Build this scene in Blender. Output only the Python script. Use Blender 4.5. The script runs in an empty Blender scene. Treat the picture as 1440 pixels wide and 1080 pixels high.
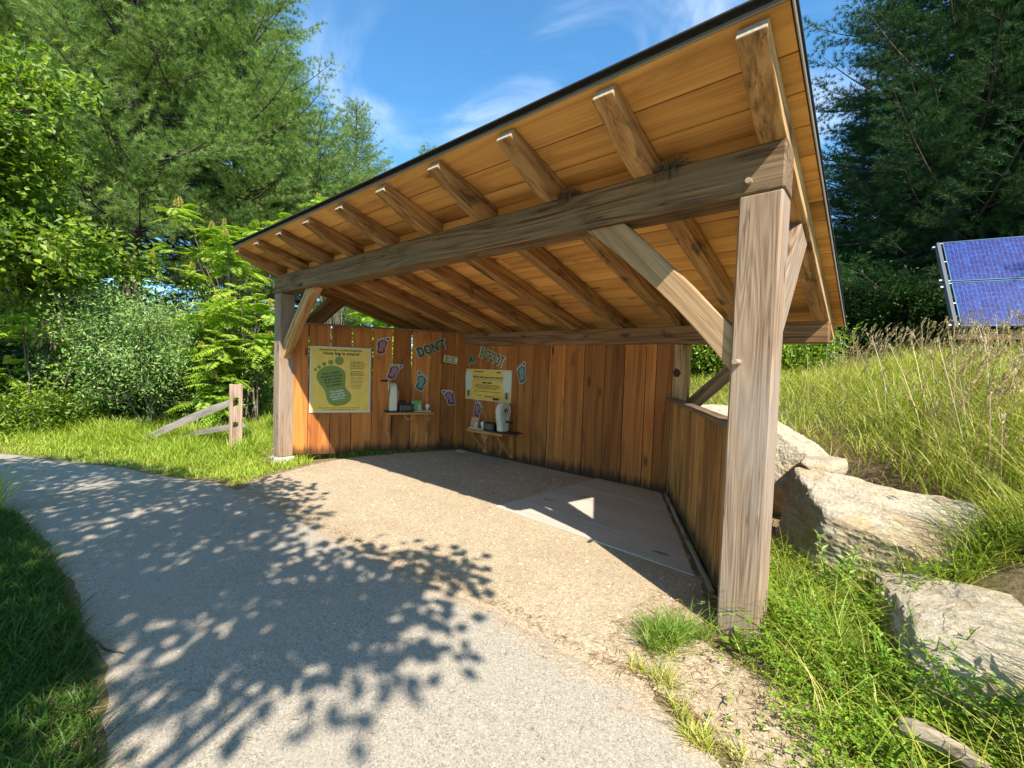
import bpy, bmesh, math, random
import numpy as np
from mathutils import Matrix, Vector, noise as mnoise

random.seed(7)
RNG = np.random.default_rng(11)
sc = bpy.context.scene
COL = sc.collection
R = math.radians
WM = {}                       # intended world matrix of each object

# ------------------------------------------------------------------ helpers
def frame(o, x, y=None, z=None):
    x = Vector(x).normalized()
    if z is not None:
        z = Vector(z); z = (z - x * z.dot(x)).normalized(); y = z.cross(x)
    else:
        y = Vector(y); y = (y - x * y.dot(x)).normalized(); z = x.cross(y)
    M = Matrix.Identity(4)
    for i in range(3):
        M[i][0], M[i][1], M[i][2], M[i][3] = x[i], y[i], z[i], o[i]
    return M

def reg(o, M=None, parent=None, mat=None):
    COL.objects.link(o)
    M = M or Matrix.Identity(4)
    WM[o.name] = M
    if parent is not None:
        o.parent = parent
        o.matrix_basis = WM[parent.name].inverted() @ M
    else:
        o.matrix_basis = M
    if mat is not None and not o.data.materials:
        o.data.materials.append(mat)
    return o

def tag(o, label=None, cat=None, group=None, kind=None):
    if label: o['label'] = label
    if cat: o['category'] = cat
    if group: o['group'] = group
    if kind: o['kind'] = kind
    return o

def thing(name, label, cat, loc=(0, 0, 0), rz=0, group=None):
    o = bpy.data.objects.new(name, None)
    o.empty_display_size = .2
    reg(o, Matrix.Translation(loc) @ Matrix.Rotation(rz, 4, 'Z'))
    return tag(o, label, cat, group)

def copy_thing(src, M, label=None):
    r = src.copy(); COL.objects.link(r); r.matrix_basis = M; WM[r.name] = M
    if label: r['label'] = label
    for ch in list(src.children):
        c = ch.copy(); COL.objects.link(c); c.parent = r
        for g in list(ch.children):
            k = g.copy(); COL.objects.link(k); k.parent = c
    return r

def mesh_np(name, V, Fc, mat, parent=None, rnd=None, smooth=False, M=None):
    V = np.ascontiguousarray(V, dtype=np.float32).reshape(-1, 3)
    Fc = np.ascontiguousarray(Fc, dtype=np.int32)
    k = Fc.shape[1]
    me = bpy.data.meshes.new(name)
    me.vertices.add(len(V)); me.vertices.foreach_set('co', V.ravel())
    me.loops.add(Fc.size); me.loops.foreach_set('vertex_index', Fc.ravel())
    me.polygons.add(len(Fc))
    me.polygons.foreach_set('loop_start', np.arange(0, Fc.size, k, dtype=np.int32))
    me.polygons.foreach_set('use_smooth', np.full(len(Fc), bool(smooth)))
    if rnd is not None:
        a = me.attributes.new('rnd', 'FLOAT', 'POINT')
        a.data.foreach_set('value', np.ascontiguousarray(rnd, dtype=np.float32))
    me.update(calc_edges=True); me.validate()
    return reg(bpy.data.objects.new(name, me), M, parent, mat)

def bm_obj(name, bm, mat, parent=None, M=None, smooth=False, rnd=False):
    me = bpy.data.meshes.new(name)
    bm.to_mesh(me); bm.free()
    if smooth:
        for p in me.polygons: p.use_smooth = True
    return reg(bpy.data.objects.new(name, me), M, parent, mat)

def bm_box(bm, c, s, bev=0.0, M=None):
    r = bmesh.ops.create_cube(bm, size=1)
    vs = r['verts']
    for v in vs:
        v.co = Vector((v.co.x * s[0] + c[0], v.co.y * s[1] + c[1], v.co.z * s[2] + c[2]))
    if bev:
        es = list({e for v in vs for e in v.link_edges})
        rr = bmesh.ops.bevel(bm, geom=es, offset=bev, segments=1, affect='EDGES')
        vs = rr['verts']
    if M is not None:
        for v in vs: v.co = M @ v.co
    return vs

def box(name, c, s, mat, parent=None, bev=.004, M=None):
    bm = bmesh.new(); bm_box(bm, (0, 0, 0), s, bev)
    return bm_obj(name, bm, mat, parent, (M or Matrix.Identity(4)) @ Matrix.Translation(c))

def timber(name, A, B, w, h, mat, parent=None, up=(0, 0, 1), bev=.007):
    A = Vector(A); B = Vector(B); L = (B - A).length
    bm = bmesh.new(); bm_box(bm, (0, 0, 0), (L, w, h), bev)
    return bm_obj(name, bm, mat, parent, frame((A + B) / 2, B - A, z=up))

def prism(name, pts, th, M, mat, parent=None, bev=.006, z0=None):
    """profile pts (x,z) extruded along local y by th (centred)"""
    bm = bmesh.new()
    a = [bm.verts.new((p[0], -th / 2, p[1])) for p in pts]
    b = [bm.verts.new((p[0], th / 2, p[1])) for p in pts]
    n = len(pts)
    bm.faces.new(a); bm.faces.new(b[::-1])
    for i in range(n):
        bm.faces.new((a[i], b[i], b[(i + 1) % n], a[(i + 1) % n]))
    bmesh.ops.recalc_face_normals(bm, faces=bm.faces)
    if bev:
        es = [e for e in bm.edges if len(e.link_faces) == 2 and e.calc_face_angle(0) > .6]
        bmesh.ops.bevel(bm, geom=es, offset=bev, segments=1, affect='EDGES')
    return bm_obj(name, bm, mat, parent, M)

def plate(name, polys, th, M, mat, parent=None, off=0.0):
    """flat outlines (x,z) lying on a board: local x right, z up, -y towards the viewer"""
    bm = bmesh.new()
    for pts in polys:
        a = [bm.verts.new((p[0], -off - th, p[1])) for p in pts]
        b = [bm.verts.new((p[0], -off, p[1])) for p in pts]
        n = len(pts)
        bm.faces.new(a)
        for i in range(n):
            bm.faces.new((a[i], b[i], b[(i + 1) % n], a[(i + 1) % n]))
    bmesh.ops.recalc_face_normals(bm, faces=bm.faces)
    return bm_obj(name, bm, mat, parent, M)

def rect(x0, z0, x1, z1): return [(x0, z0), (x1, z0), (x1, z1), (x0, z1)]
def ell(cx, cz, rx, rz=None, n=18):
    rz = rz or rx
    return [(cx + rx * math.cos(2 * math.pi * i / n), cz + rz * math.sin(2 * math.pi * i / n)) for i in range(n)]

def lettering(body, size, M, mat, parent, x=0, z=0, off=.004, bold=0.0, xs=1.0, rot=0.0, name='lettering', align='CENTER', width=None):
    cu = bpy.data.curves.new('txt', 'FONT')
    cu.body = body; cu.size = size; cu.offset = bold; cu.align_x = align; cu.align_y = 'CENTER'; cu.extrude = .0006
    cu.space_line = .95; cu.space_character = 1.0 + bold * 8
    cu.resolution_u = 3
    o = bpy.data.objects.new('txt', cu); COL.objects.link(o)
    bpy.context.view_layer.update()
    dg = bpy.context.evaluated_depsgraph_get()
    me = bpy.data.meshes.new_from_object(o.evaluated_get(dg))
    bpy.data.objects.remove(o); bpy.data.curves.remove(cu)
    me.name = name
    if width: xs = width / max(1e-6, max(v.co.x for v in me.vertices) - min(v.co.x for v in me.vertices))
    c, s = math.cos(rot), math.sin(rot)
    for v in me.vertices:
        X, Y, Z = v.co.x * xs, v.co.y, v.co.z
        v.co = (x + c * X - s * Y, -off - Z - .0006, z + s * X + c * Y)
    return reg(bpy.data.objects.new(name, me), M, parent, mat)

def greek(lines, M, mat, parent, off=.004, name='lettering', rot=0.0, ox=0, oz=0, seed=1):
    """illegible small print: rows of word-long strokes; lines = (xc, z, width, height)"""
    rr = random.Random(seed); polys = []
    c, s = math.cos(rot), math.sin(rot)
    for (xc, z, w, h) in lines:
        x = xc - w / 2
        while x < xc + w / 2 - h:
            wl = min(rr.uniform(1.6, 5.0) * h, xc + w / 2 - x)
            q = rect(x, z - h / 2, x + wl, z + h / 2)
            polys.append([(ox + c * a - s * b, oz + s * a + c * b) for a, b in q])
            x += wl + h * .8
    return plate(name, polys, .0008, M, mat, parent, off)

class Tubes:
    def __init__(s): s.V = []; s.F = []; s.n = 0
    def add(s, P, rad, k=6):
        P = np.asarray(P, float); n = len(P)
        T = np.gradient(P, axis=0); T /= np.linalg.norm(T, axis=1)[:, None] + 1e-9
        ref = np.array([0, 0, 1.]) if abs(T[0, 2]) < .9 else np.array([1., 0, 0])
        A = np.cross(T, ref); A /= np.linalg.norm(A, axis=1)[:, None] + 1e-9
        B = np.cross(T, A)
        an = np.arange(k) * 2 * np.pi / k
        rad = np.broadcast_to(np.asarray(rad, float), (n,))
        ring = P[:, None, :] + rad[:, None, None] * (A[:, None, :] * np.cos(an)[None, :, None] + B[:, None, :] * np.sin(an)[None, :, None])
        s.V.append(ring.reshape(-1, 3))
        i = np.arange(n - 1)[:, None] * k; j = np.arange(k)[None, :]; j2 = (j + 1) % k
        s.F.append(np.stack([i + j, i + j2, i + k + j2, i + k + j], -1).reshape(-1, 4) + s.n)
        s.n += n * k
    def build(s, name, mat, parent=None, smooth=True, M=None):
        return mesh_np(name, np.concatenate(s.V), np.concatenate(s.F), mat, parent, smooth=smooth, M=M)

def norm(a): return a / (np.linalg.norm(a, axis=-1, keepdims=True) + 1e-9)

def leaves(P, D, U, L, W, fold=.15):
    """diamond leaves folded on the midrib -> verts, tri faces (4 verts, 2 tris each)"""
    P = np.asarray(P, float); D = norm(np.asarray(D, float)); S = norm(np.cross(D, U)); N = np.cross(S, D)
    L = np.broadcast_to(L, (len(P),))[:, None]; W = np.broadcast_to(W, (len(P),))[:, None]
    V = np.stack([P, P + D * L * .45 - S * W / 2 + N * W * fold, P + D * L - N * L * .08, P + D * L * .45 + S * W / 2 + N * W * fold], 1)
    b = np.arange(len(P))[:, None, None] * 4
    Fc = (b + np.array([[0, 2, 1], [0, 3, 2]])[None]).reshape(-1, 3)
    return V.reshape(-1, 3), Fc

def blades(P, h, w, lean, curve, rng):
    n = len(P); h = np.broadcast_to(h, (n,))[:, None]; w = np.broadcast_to(w, (n,))[:, None]
    a = rng.uniform(0, 2 * np.pi, n); ld = np.stack([np.cos(a), np.sin(a), 0 * a], 1)
    a2 = a + np.pi / 2 + rng.uniform(-.9, .9, n); sd = np.stack([np.cos(a2), np.sin(a2), 0 * a2], 1)
    lean = np.broadcast_to(lean, (n,))[:, None]; curve = np.broadcast_to(curve, (n,))[:, None]
    out = []
    for t, ww in ((0, .8), (.4, 1), (.75, .7), (1, .06)):
        c = P + ld * (lean * t + curve * t ** 2) * h + np.array([0, 0, 1.]) * (h * t * (1 - .35 * curve * t))
        out += [c - sd * w * ww / 2, c + sd * w * ww / 2]
    V = np.stack(out, 1)
    b = np.arange(n)[:, None, None] * 8
    Fc = (b + np.array([[0, 1, 3, 2], [2, 3, 5, 4], [4, 5, 7, 6]])[None]).reshape(-1, 4)
    return V.reshape(-1, 3), Fc

# ------------------------------------------------------------------ materials
def newmat(name):
    m = bpy.data.materials.new(name); m.use_nodes = True
    nt = m.node_tree; nt.nodes.clear()
    return m, nt

class G:
    """tiny node helper"""
    def __init__(s, nt): s.nt = nt
    def n(s, t, **kw):
        nd = s.nt.nodes.new(t)
        for k, v in kw.items():
            if k in nd.inputs: s.set(nd, k, v)
            else: setattr(nd, k, v)
        return nd
    def set(s, nd, k, v):
        if hasattr(v, 'is_output') or isinstance(v, bpy.types.NodeSocket): s.nt.links.new(v, nd.inputs[k])
        else: nd.inputs[k].default_value = v
    def math(s, op, a, b=0.0, c=None, clamp=False):
        nd = s.nt.nodes.new('ShaderNodeMath'); nd.operation = op; nd.use_clamp = clamp
        s.set(nd, 0, a); s.set(nd, 1, b)
        if c is not None: s.set(nd, 2, c)
        return nd.outputs[0]
    def vmath(s, op, a, b):
        nd = s.nt.nodes.new('ShaderNodeVectorMath'); nd.operation = op
        s.set(nd, 0, a); s.set(nd, 1, b); return nd.outputs[0]
    def mix(s, f, a, b, mode='MIX'):
        nd = s.nt.nodes.new('ShaderNodeMix'); nd.data_type = 'RGBA'; nd.blend_type = mode
        s.set(nd, 0, f)
        for i, v in ((6, a), (7, b)):
            if isinstance(v, bpy.types.NodeSocket): s.nt.links.new(v, nd.inputs[i])
            else: nd.inputs[i].default_value = (*v, 1) if len(v) == 3 else v
        return nd.outputs[2]
    def noise(s, vec, scale, detail=4, rough=.55, dist=0.0):
        nd = s.n('ShaderNodeTexNoise', Scale=scale, Detail=detail, Roughness=rough, Distortion=dist)
        if vec is not None: s.nt.links.new(vec, nd.inputs['Vector'])
        return nd.outputs[0]
    def ramp(s, f, stops, interp='LINEAR'):
        nd = s.nt.nodes.new('ShaderNodeValToRGB'); nd.color_ramp.interpolation = interp
        el = nd.color_ramp.elements
        while len(el) < len(stops): el.new(.5)
        for e, (p, c) in zip(el, stops):
            e.position = p; e.color = (*c, 1) if len(c) == 3 else c
        s.set(nd, 0, f); return nd.outputs[0]
    def step(s, f, a, b):
        nd = s.nt.nodes.new('ShaderNodeMapRange'); nd.interpolation_type = 'SMOOTHSTEP'
        s.set(nd, 0, f); nd.inputs[1].default_value = a; nd.inputs[2].default_value = b
        return nd.outputs[0]
    def bump(s, h, strength, dist=.01):
        nd = s.n('ShaderNodeBump', Strength=strength, Distance=dist); s.nt.links.new(h, nd.inputs['Height']); return nd.outputs[0]
    def out(s, sh): 
        o = s.nt.nodes.new('ShaderNodeOutputMaterial'); s.nt.links.new(sh, o.inputs[0])
    def bsdf(s, col, rough=.7, normal=None, spec=.3, metal=0.0, **kw):
        nd = s.nt.nodes.new('ShaderNodeBsdfPrincipled')
        s.set(nd, 'Base Color', col if isinstance(col, bpy.types.NodeSocket) else (*col, 1))
        s.set(nd, 'Roughness', rough); s.set(nd, 'Specular IOR Level', spec); s.set(nd, 'Metallic', metal)
        if normal is not None: s.nt.links.new(normal, nd.inputs['Normal'])
        for k, v in kw.items(): s.set(nd, k, v)
        return nd.outputs[0]

def wood(name, dark, mid, light, axis=0, rough=.75, patch=.35, patchcol=(.05, .035, .025), knots=True, foot=None, freq=1.0, tint=.25, ring=55, grey=None, fk=.8, rk=.2, pf=1.0, ck=.0):
    m, nt = newmat(name); g = G(nt)
    tc = g.n('ShaderNodeTexCoord').outputs['Object']
    oi = g.n('ShaderNodeObjectInfo').outputs['Random']
    rn = g.n('ShaderNodeAttribute', attribute_name='rnd').outputs['Fac']
    off = g.math('ADD', g.math('MULTIPLY', rn, 37.0), g.math('MULTIPLY', oi, 91.0))
    co = g.n('ShaderNodeCombineXYZ', X=off, Y=off, Z=off).outputs[0]
    vec = g.vmath('ADD', tc, co)
    st = [6.0 * freq] * 3; st[axis] = .45 * freq
    vs = g.vmath('MULTIPLY', vec, tuple(st))
    n1 = g.noise(vs, 1.0, 2, .45, .25)
    rings = g.math('MULTIPLY_ADD', g.math('SINE', g.math('MULTIPLY', n1, float(ring))), .5, .5)
    st2 = [125.0 * freq] * 3; st2[axis] = 2.2 * freq
    fib = g.noise(g.vmath('MULTIPLY', vec, tuple(st2)), 1.0, 4, .6)
    st3 = [2.2 * pf] * 3; st3[axis] = .8 * pf
    big = g.noise(g.vmath('MULTIPLY', vec, tuple(st3)), 1.0, 5, .6, .5)
    f = g.math('ADD', g.math('MULTIPLY_ADD', rings, rk, (.2 - rk) * .5), g.math('ADD', g.math('MULTIPLY_ADD', fib, fk, .2 - fk * .5), g.math('MULTIPLY', n1, .40)))
    col = g.ramp(f, [(.28, dark), (.55, mid), (.85, light)])
    if grey is not None:
        col = g.mix(g.step(g.noise(g.vmath('MULTIPLY', vec, tuple([.9 * a for a in st3])), 1.3, 3, .5), .42, .62), col, g.mix(.65, col, grey))
    pm = g.math('MULTIPLY', g.step(big, .54, .72), patch)
    col = g.mix(pm, col, patchcol)
    if ck:
        st4 = [16.0] * 3; st4[axis] = .55
        cn = g.noise(g.vmath('MULTIPLY', vec, tuple(st4)), 1.0, 3, .5)
        cm_ = g.math('SUBTRACT', 1.0, g.step(g.math('ABSOLUTE', g.math('SUBTRACT', cn, .5)), .002, .016))
        cm_ = g.math('MULTIPLY', cm_, g.step(big, .44, .58))
        col = g.mix(g.math('MULTIPLY', cm_, ck), col, tuple(c_ * .35 for c_ in dark))
    # per-board tint
    tv = g.math('MULTIPLY_ADD', g.math('FRACT', g.math('MULTIPLY', off, 7.31)), tint * 2, 1 - tint)
    col = g.mix(1.0, col, g.n('ShaderNodeCombineColor', Red=tv, Green=tv, Blue=tv).outputs[0], 'MULTIPLY')
    h = g.math('ADD', g.math('MULTIPLY', fib, 1.0), g.math('MULTIPLY', rings, .3))
    if knots:
        kst = [3.2] * 3; kst[axis] = 1.1
        vo = g.n('ShaderNodeTexVoronoi', Scale=1.0, Randomness=1.0); nt.links.new(g.vmath('MULTIPLY', vec, tuple(kst)), vo.inputs['Vector'])
        kd = vo.outputs['Distance']
        col = g.mix(g.math('MULTIPLY', g.math('SUBTRACT', 1.0, g.step(kd, .05, .13)), .75), col, tuple(c * .35 for c in dark))
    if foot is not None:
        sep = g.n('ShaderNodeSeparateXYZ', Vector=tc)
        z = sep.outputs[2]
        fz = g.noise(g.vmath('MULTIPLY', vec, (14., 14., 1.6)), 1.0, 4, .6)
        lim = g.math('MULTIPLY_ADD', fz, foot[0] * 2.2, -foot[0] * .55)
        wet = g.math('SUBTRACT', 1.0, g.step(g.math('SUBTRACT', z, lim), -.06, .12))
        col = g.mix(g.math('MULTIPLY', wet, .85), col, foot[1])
    g.out(g.bsdf(col, rough, g.bump(h, .55, .004), .25))
    return m

def flatmat(name, col, rough=.6, spec=.3, metal=0.0, var=.0, scale=8, bump=0.0, coord='Object'):
    m, nt = newmat(name); g = G(nt)
    c = col; nrm = None
    if var or bump:
        tc = g.n('ShaderNodeTexCoord').outputs[coord]
        n = g.noise(tc, scale, 6, .6)
        c = g.ramp(n, [(.3, tuple(x * (1 - var) for x in col)), (.7, tuple(min(1, x * (1 + var)) for x in col))])
        if bump: nrm = g.bump(n, bump, .02)
    g.out(g.bsdf(c, rough, nrm, spec, metal)); return m

def leafmat(name, stops, trans=.4, rough=.5, gloss=.06, tcol=1.25, hue=.0):
    m, nt = newmat(name); g = G(nt)
    rn = g.n('ShaderNodeAttribute', attribute_name='rnd').outputs['Fac']
    gn = g.noise(g.n('ShaderNodeNewGeometry').outputs['Position'], .9, 2, .5)
    f = g.math('ADD', g.math('MULTIPLY', rn, .75), g.math('MULTIPLY', gn, .35))
    col = g.ramp(f, stops)
    d = g.n('ShaderNodeBsdfDiffuse', Color=col).outputs[0]
    tcx = g.mix(1.0, col, (tcol, tcol * 1.05, tcol * .6), 'MULTIPLY')
    t = g.n('ShaderNodeBsdfTranslucent', Color=tcx).outputs[0]
    mx = g.n('ShaderNodeMixShader'); g.set(mx, 0, trans); nt.links.new(d, mx.inputs[1]); nt.links.new(t, mx.inputs[2])
    gl = g.n('ShaderNodeBsdfGlossy', Roughness=rough, Color=(1, 1, 1, 1)).outputs[0]
    m2 = g.n('ShaderNodeMixShader'); g.set(m2, 0, gloss); nt.links.new(mx.outputs[0], m2.inputs[1]); nt.links.new(gl, m2.inputs[2])
    g.out(m2.outputs[0]); return m

MW = {}
MW['post'] = wood('weathered_post_wood', (.18, .11, .068), (.375, .255, .17), (.52, .38, .27), rough=.8, patch=.4, patchcol=(.22, .15, .105), tint=.06, ring=120, grey=(.345, .275, .225), freq=.9, fk=.6, rk=.15, ck=.55)
MW['beam'] = wood('weathered_beam_wood', (.065, .036, .02), (.235, .14, .072), (.37, .24, .135), patch=.65, patchcol=(.075, .045, .028), tint=.06, grey=(.20, .14, .085), freq=.8, fk=.9, pf=1.8, ck=.8)
MW['rafter'] = wood('rafter_wood', (.18, .08, .03), (.48, .265, .11), (.66, .42, .20), patch=.85, patchcol=(.07, .045, .028), tint=.22, freq=.8, fk=.6, pf=2.4, ck=.6)
MW['rearbeam'] = wood('rear_beam_wood', (.12, .055, .025), (.30, .155, .07), (.42, .24, .12), patch=.9, patchcol=(.03, .02, .014), tint=.1, freq=.8, pf=2.2)
MW['brace'] = wood('brace_wood', (.24, .135, .065), (.43, .27, .145), (.56, .38, .22), patch=.5, patchcol=(.19, .12, .068), tint=.08, freq=.8, fk=.6, rk=.12, ck=.5)
MW['deck'] = wood('roof_board_wood', (.48, .21, .06), (.84, .44, .135), (.90, .56, .21), patch=.55, patchcol=(.24, .105, .035), tint=.2, freq=.5, ring=34, fk=.4, rk=.12)
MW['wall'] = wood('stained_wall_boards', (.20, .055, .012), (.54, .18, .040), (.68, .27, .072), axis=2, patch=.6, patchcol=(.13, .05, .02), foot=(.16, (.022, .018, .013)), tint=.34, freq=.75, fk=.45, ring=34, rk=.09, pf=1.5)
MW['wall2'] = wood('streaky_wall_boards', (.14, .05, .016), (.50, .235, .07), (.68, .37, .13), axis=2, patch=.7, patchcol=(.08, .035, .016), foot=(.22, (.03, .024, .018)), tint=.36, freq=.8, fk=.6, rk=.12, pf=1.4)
MW['cap'] = wood('weathered_cap_wood', (.10, .06, .04), (.22, .14, .09), (.36, .26, .19), patch=.6, tint=.1)
MW['shelf'] = wood('varnished_shelf_wood', (.30, .11, .03), (.58, .24, .065), (.70, .32, .10), patch=.2, tint=.15, rough=.5)
MW['plat'] = wood('grey_platform_boards', (.33, .29, .235), (.51, .455, .38), (.59, .53, .45), patch=.3, patchcol=(.34, .28, .225), tint=.06, knots=True, freq=.7, fk=.5, rk=.06)
MW['fence'] = wood('grey_split_rail_wood', (.14, .115, .095), (.30, .255, .215), (.43, .375, .32), patch=.5, patchcol=(.10, .085, .07), tint=.1)
MW['fencepost'] = wood('tan_fence_post_wood', (.24, .15, .10), (.42, .29, .21), (.52, .39, .30), patch=.35, patchcol=(.19, .13, .095), tint=.05, axis=2)
MW['log'] = wood('rotting_log_wood', (.14, .10, .07), (.36, .28, .20), (.52, .43, .33), patch=.5, patchcol=(.10, .07, .05), tint=.1)

def bark(name, a, b):
    m, nt = newmat(name); g = G(nt)
    tc = g.n('ShaderNodeTexCoord').outputs['Object']
    n = g.noise(g.vmath('MULTIPLY', tc, (9, 9, 2.2)), 1.0, 6, .65, .4)
    g.out(g.bsdf(g.ramp(n, [(.32, a), (.66, b)]), .9, g.bump(n, .9, .03), .15)); return m
BARK = bark('pine_bark', (.035, .028, .024), (.17, .135, .11))
BARK2 = bark('shrub_bark', (.05, .038, .028), (.24, .19, .15))

M_SUMAC = leafmat('sumac_leaves', [(.0, (.13, .25, .02)), (.5, (.30, .46, .03)), (1., (.50, .62, .06))], trans=.42, tcol=1.2, gloss=.02)
M_WILLOW = leafmat('greygreen_shrub_leaves', [(.0, (.07, .16, .025)), (.5, (.19, .34, .065)), (1., (.45, .57, .19))], trans=.3, gloss=.03)
M_BROAD = leafmat('broad_leaves', [(.0, (.05, .11, .008)), (.5, (.16, .27, .015)), (1., (.38, .46, .035))], trans=.45, gloss=.03, tcol=1.4)
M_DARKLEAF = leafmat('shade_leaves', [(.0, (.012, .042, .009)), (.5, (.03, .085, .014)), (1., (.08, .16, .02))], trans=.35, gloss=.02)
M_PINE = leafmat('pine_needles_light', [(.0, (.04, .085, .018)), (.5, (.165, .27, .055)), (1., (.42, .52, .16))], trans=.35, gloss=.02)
M_PINED = leafmat('pine_needles_shade_toned', [(.0, (.012, .040, .014)), (.5, (.028, .075, .021)), (1., (.065, .13, .034))], trans=.25, gloss=.015)  # shade on the right-hand pines is put into this darker colour
M_GRASS = leafmat('meadow_grass_blades', [(.0, (.12, .21, .018)), (.35, (.28, .36, .03)), (.6, (.48, .48, .08)), (1., (.74, .60, .27))], trans=.4, tcol=1.15, gloss=.02)
M_VERGE = leafmat('verge_grass_blades', [(.0, (.14, .26, .02)), (.5, (.33, .44, .035)), (.85, (.50, .54, .09)), (1., (.66, .56, .24))], trans=.4, tcol=1.15, gloss=.02)
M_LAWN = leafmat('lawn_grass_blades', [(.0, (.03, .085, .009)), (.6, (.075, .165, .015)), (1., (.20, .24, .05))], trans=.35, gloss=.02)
M_LAWN2 = leafmat('tuft_grass_blades', [(.0, (.08, .17, .02)), (.6, (.18, .30, .035)), (1., (.42, .44, .12))], trans=.35, gloss=.02)
M_CLOVER = leafmat('clover_leaves', [(.0, (.08, .18, .012)), (.5, (.18, .32, .02)), (1., (.36, .46, .045))], trans=.4, gloss=.02)
M_SEED = leafmat('grass_seed_heads', [(.0, (.24, .16, .055)), (.5, (.42, .30, .12)), (1., (.58, .44, .22))], trans=.3)
M_FLOWER = leafmat('sumac_flower_cones', [(.0, (.38, .34, .06)), (1., (.72, .56, .16))], trans=.25)
M_DEADLEAF = leafmat('withered_leaves', [(.0, (.30, .19, .09)), (1., (.58, .42, .24))], trans=.3)
M_LITTER = leafmat('needle_litter', [(.0, (.16, .075, .03)), (.5, (.32, .17, .075)), (1., (.48, .32, .18))], trans=.1)
M_WEED = leafmat('weed_leaves', [(.0, (.16, .32, .03)), (1., (.36, .50, .07))], trans=.4, gloss=.02)
M_STRAW = leafmat('nest_straw', [(.0, (.07, .045, .025)), (1., (.24, .17, .10))], trans=.1)

# ground / paths
def m_ground():
    m, nt = newmat('soil_and_thatch'); g = G(nt)
    p = g.n('ShaderNodeNewGeometry').outputs['Position']
    a = g.noise(p, 1.1, 6, .65); b = g.noise(p, 22, 6, .7)
    c = g.ramp(b, [(.3, (.12, .08, .045)), (.5, (.25, .175, .10)), (.72, (.40, .29, .18))])
    c = g.mix(g.step(a, .42, .6), c, g.ramp(b, [(.3, (.10, .095, .04)), (.7, (.25, .215, .10))]))
    g.out(g.bsdf(c, .95, g.bump(b, .7, .03), .1)); return m
def m_asphalt():
    m, nt = newmat('worn_grey_asphalt'); g = G(nt)
    p = g.n('ShaderNodeNewGeometry').outputs['Position']
    ed = g.n('ShaderNodeAttribute', attribute_name='rnd').outputs['Fac']
    v = g.n('ShaderNodeTexVoronoi', Scale=150.0); nt.links.new(p, v.inputs['Vector'])
    gr = g.n('ShaderNodeSeparateColor', Color=v.outputs['Color']).outputs[0]
    f = g.noise(p, 300, 3, .7); big = g.noise(p, 1.1, 6, .62, .5); mid = g.noise(p, 7, 5, .65)
    c = g.ramp(gr, [(.0, (.21, .18, .145)), (.3, (.355, .31, .252)), (.8, (.42, .368, .30)), (1., (.54, .48, .40))])
    c = g.mix(g.math('MULTIPLY', f, .30), c, (.30, .262, .212))
    c = g.mix(g.math('MULTIPLY', g.step(big, .46, .72), .8), c, g.mix(.5, c, (.40, .345, .275)))
    c = g.mix(g.math('MULTIPLY', g.step(mid, .55, .8), .35), c, (.20, .18, .155))
    worn = g.math('SUBTRACT', 1.0, g.step(g.math('ADD', ed, g.math('MULTIPLY_ADD', mid, -.9, .45)), .0, .34))
    grit = g.ramp(g.math('ADD', g.math('MULTIPLY', gr, .5), g.math('MULTIPLY', f, .5)), [(.2, (.24, .175, .115)), (.55, (.43, .34, .24)), (.95, (.66, .56, .43))])
    c = g.mix(worn, c, grit)
    crack = g.math('SUBTRACT', 1.0, g.step(v.outputs['Distance'], .0, .55))
    g.out(g.bsdf(c, .9, g.bump(g.math('ADD', gr, crack), .35, .003), .2)); return m
def m_gravel():
    m, nt = newmat('compacted_grit'); g = G(nt)
    p = g.n('ShaderNodeNewGeometry').outputs['Position']
    v = g.n('ShaderNodeTexVoronoi', Scale=105.0); nt.links.new(p, v.inputs['Vector'])
    gr = g.n('ShaderNodeSeparateColor', Color=v.outputs['Color']).outputs[1]
    f = g.noise(p, 210, 4, .7); big = g.noise(p, 1.5, 6, .65, .6); mid = g.noise(p, 9, 5, .65)
    c = g.ramp(g.math('ADD', g.math('MULTIPLY', gr, .5), g.math('MULTIPLY', f, .5)), [(.2, (.25, .185, .118)), (.45, (.43, .34, .225)), (.7, (.52, .425, .30)), (.95, (.66, .57, .43))])
    c = g.mix(g.math('MULTIPLY', g.step(big, .42, .68), .7), c, g.mix(.5, c, (.33, .235, .15)))
    c = g.mix(g.math('MULTIPLY', g.step(mid, .5, .75), .45), c, (.27, .19, .125))
    h = g.math('SUBTRACT', f, v.outputs['Distance'])
    g.out(g.bsdf(c, .95, g.bump(h, .6, .005), .15)); return m
def m_rock():
    m, nt = newmat('granite_rock'); g = G(nt)
    p = g.n('ShaderNodeTexCoord').outputs['Object']
    a = g.noise(g.vmath('MULTIPLY', p, (3., 5., 22.)), 1.0, 8, .7, .25); b = g.noise(p, 46, 6, .75); o = g.noise(p, 2.3, 5, .6, .8)
    c = g.ramp(g.math('ADD', g.math('MULTIPLY', a, .55), g.math('MULTIPLY', b, .5)), [(.30, (.10, .085, .07)), (.43, (.36, .305, .225)), (.57, (.60, .51, .38)), (.75, (.76, .67, .53))])
    c = g.mix(g.math('MULTIPLY', g.step(o, .46, .64), .75), c, g.mix(.55, c, (.50, .29, .09)))
    g.out(g.bsdf(c, .9, g.bump(g.math('ADD', a, b), .9, .025), .2)); return m
M_GROUND, M_ASPH, M_GRAVEL, M_ROCK = m_ground(), m_asphalt(), m_gravel(), m_rock()
M_CONC = flatmat('pale_concrete', (.46, .44, .40), .9, .2, var=.25, scale=30, bump=.3)
M_SHINGLE = flatmat('dark_roof_shingles', (.035, .033, .032), .85, .2, var=.4, scale=40, bump=.3)
M_DRIP = flatmat('aluminium_drip_edge', (.42, .38, .34), .45, .5, .6)
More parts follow.
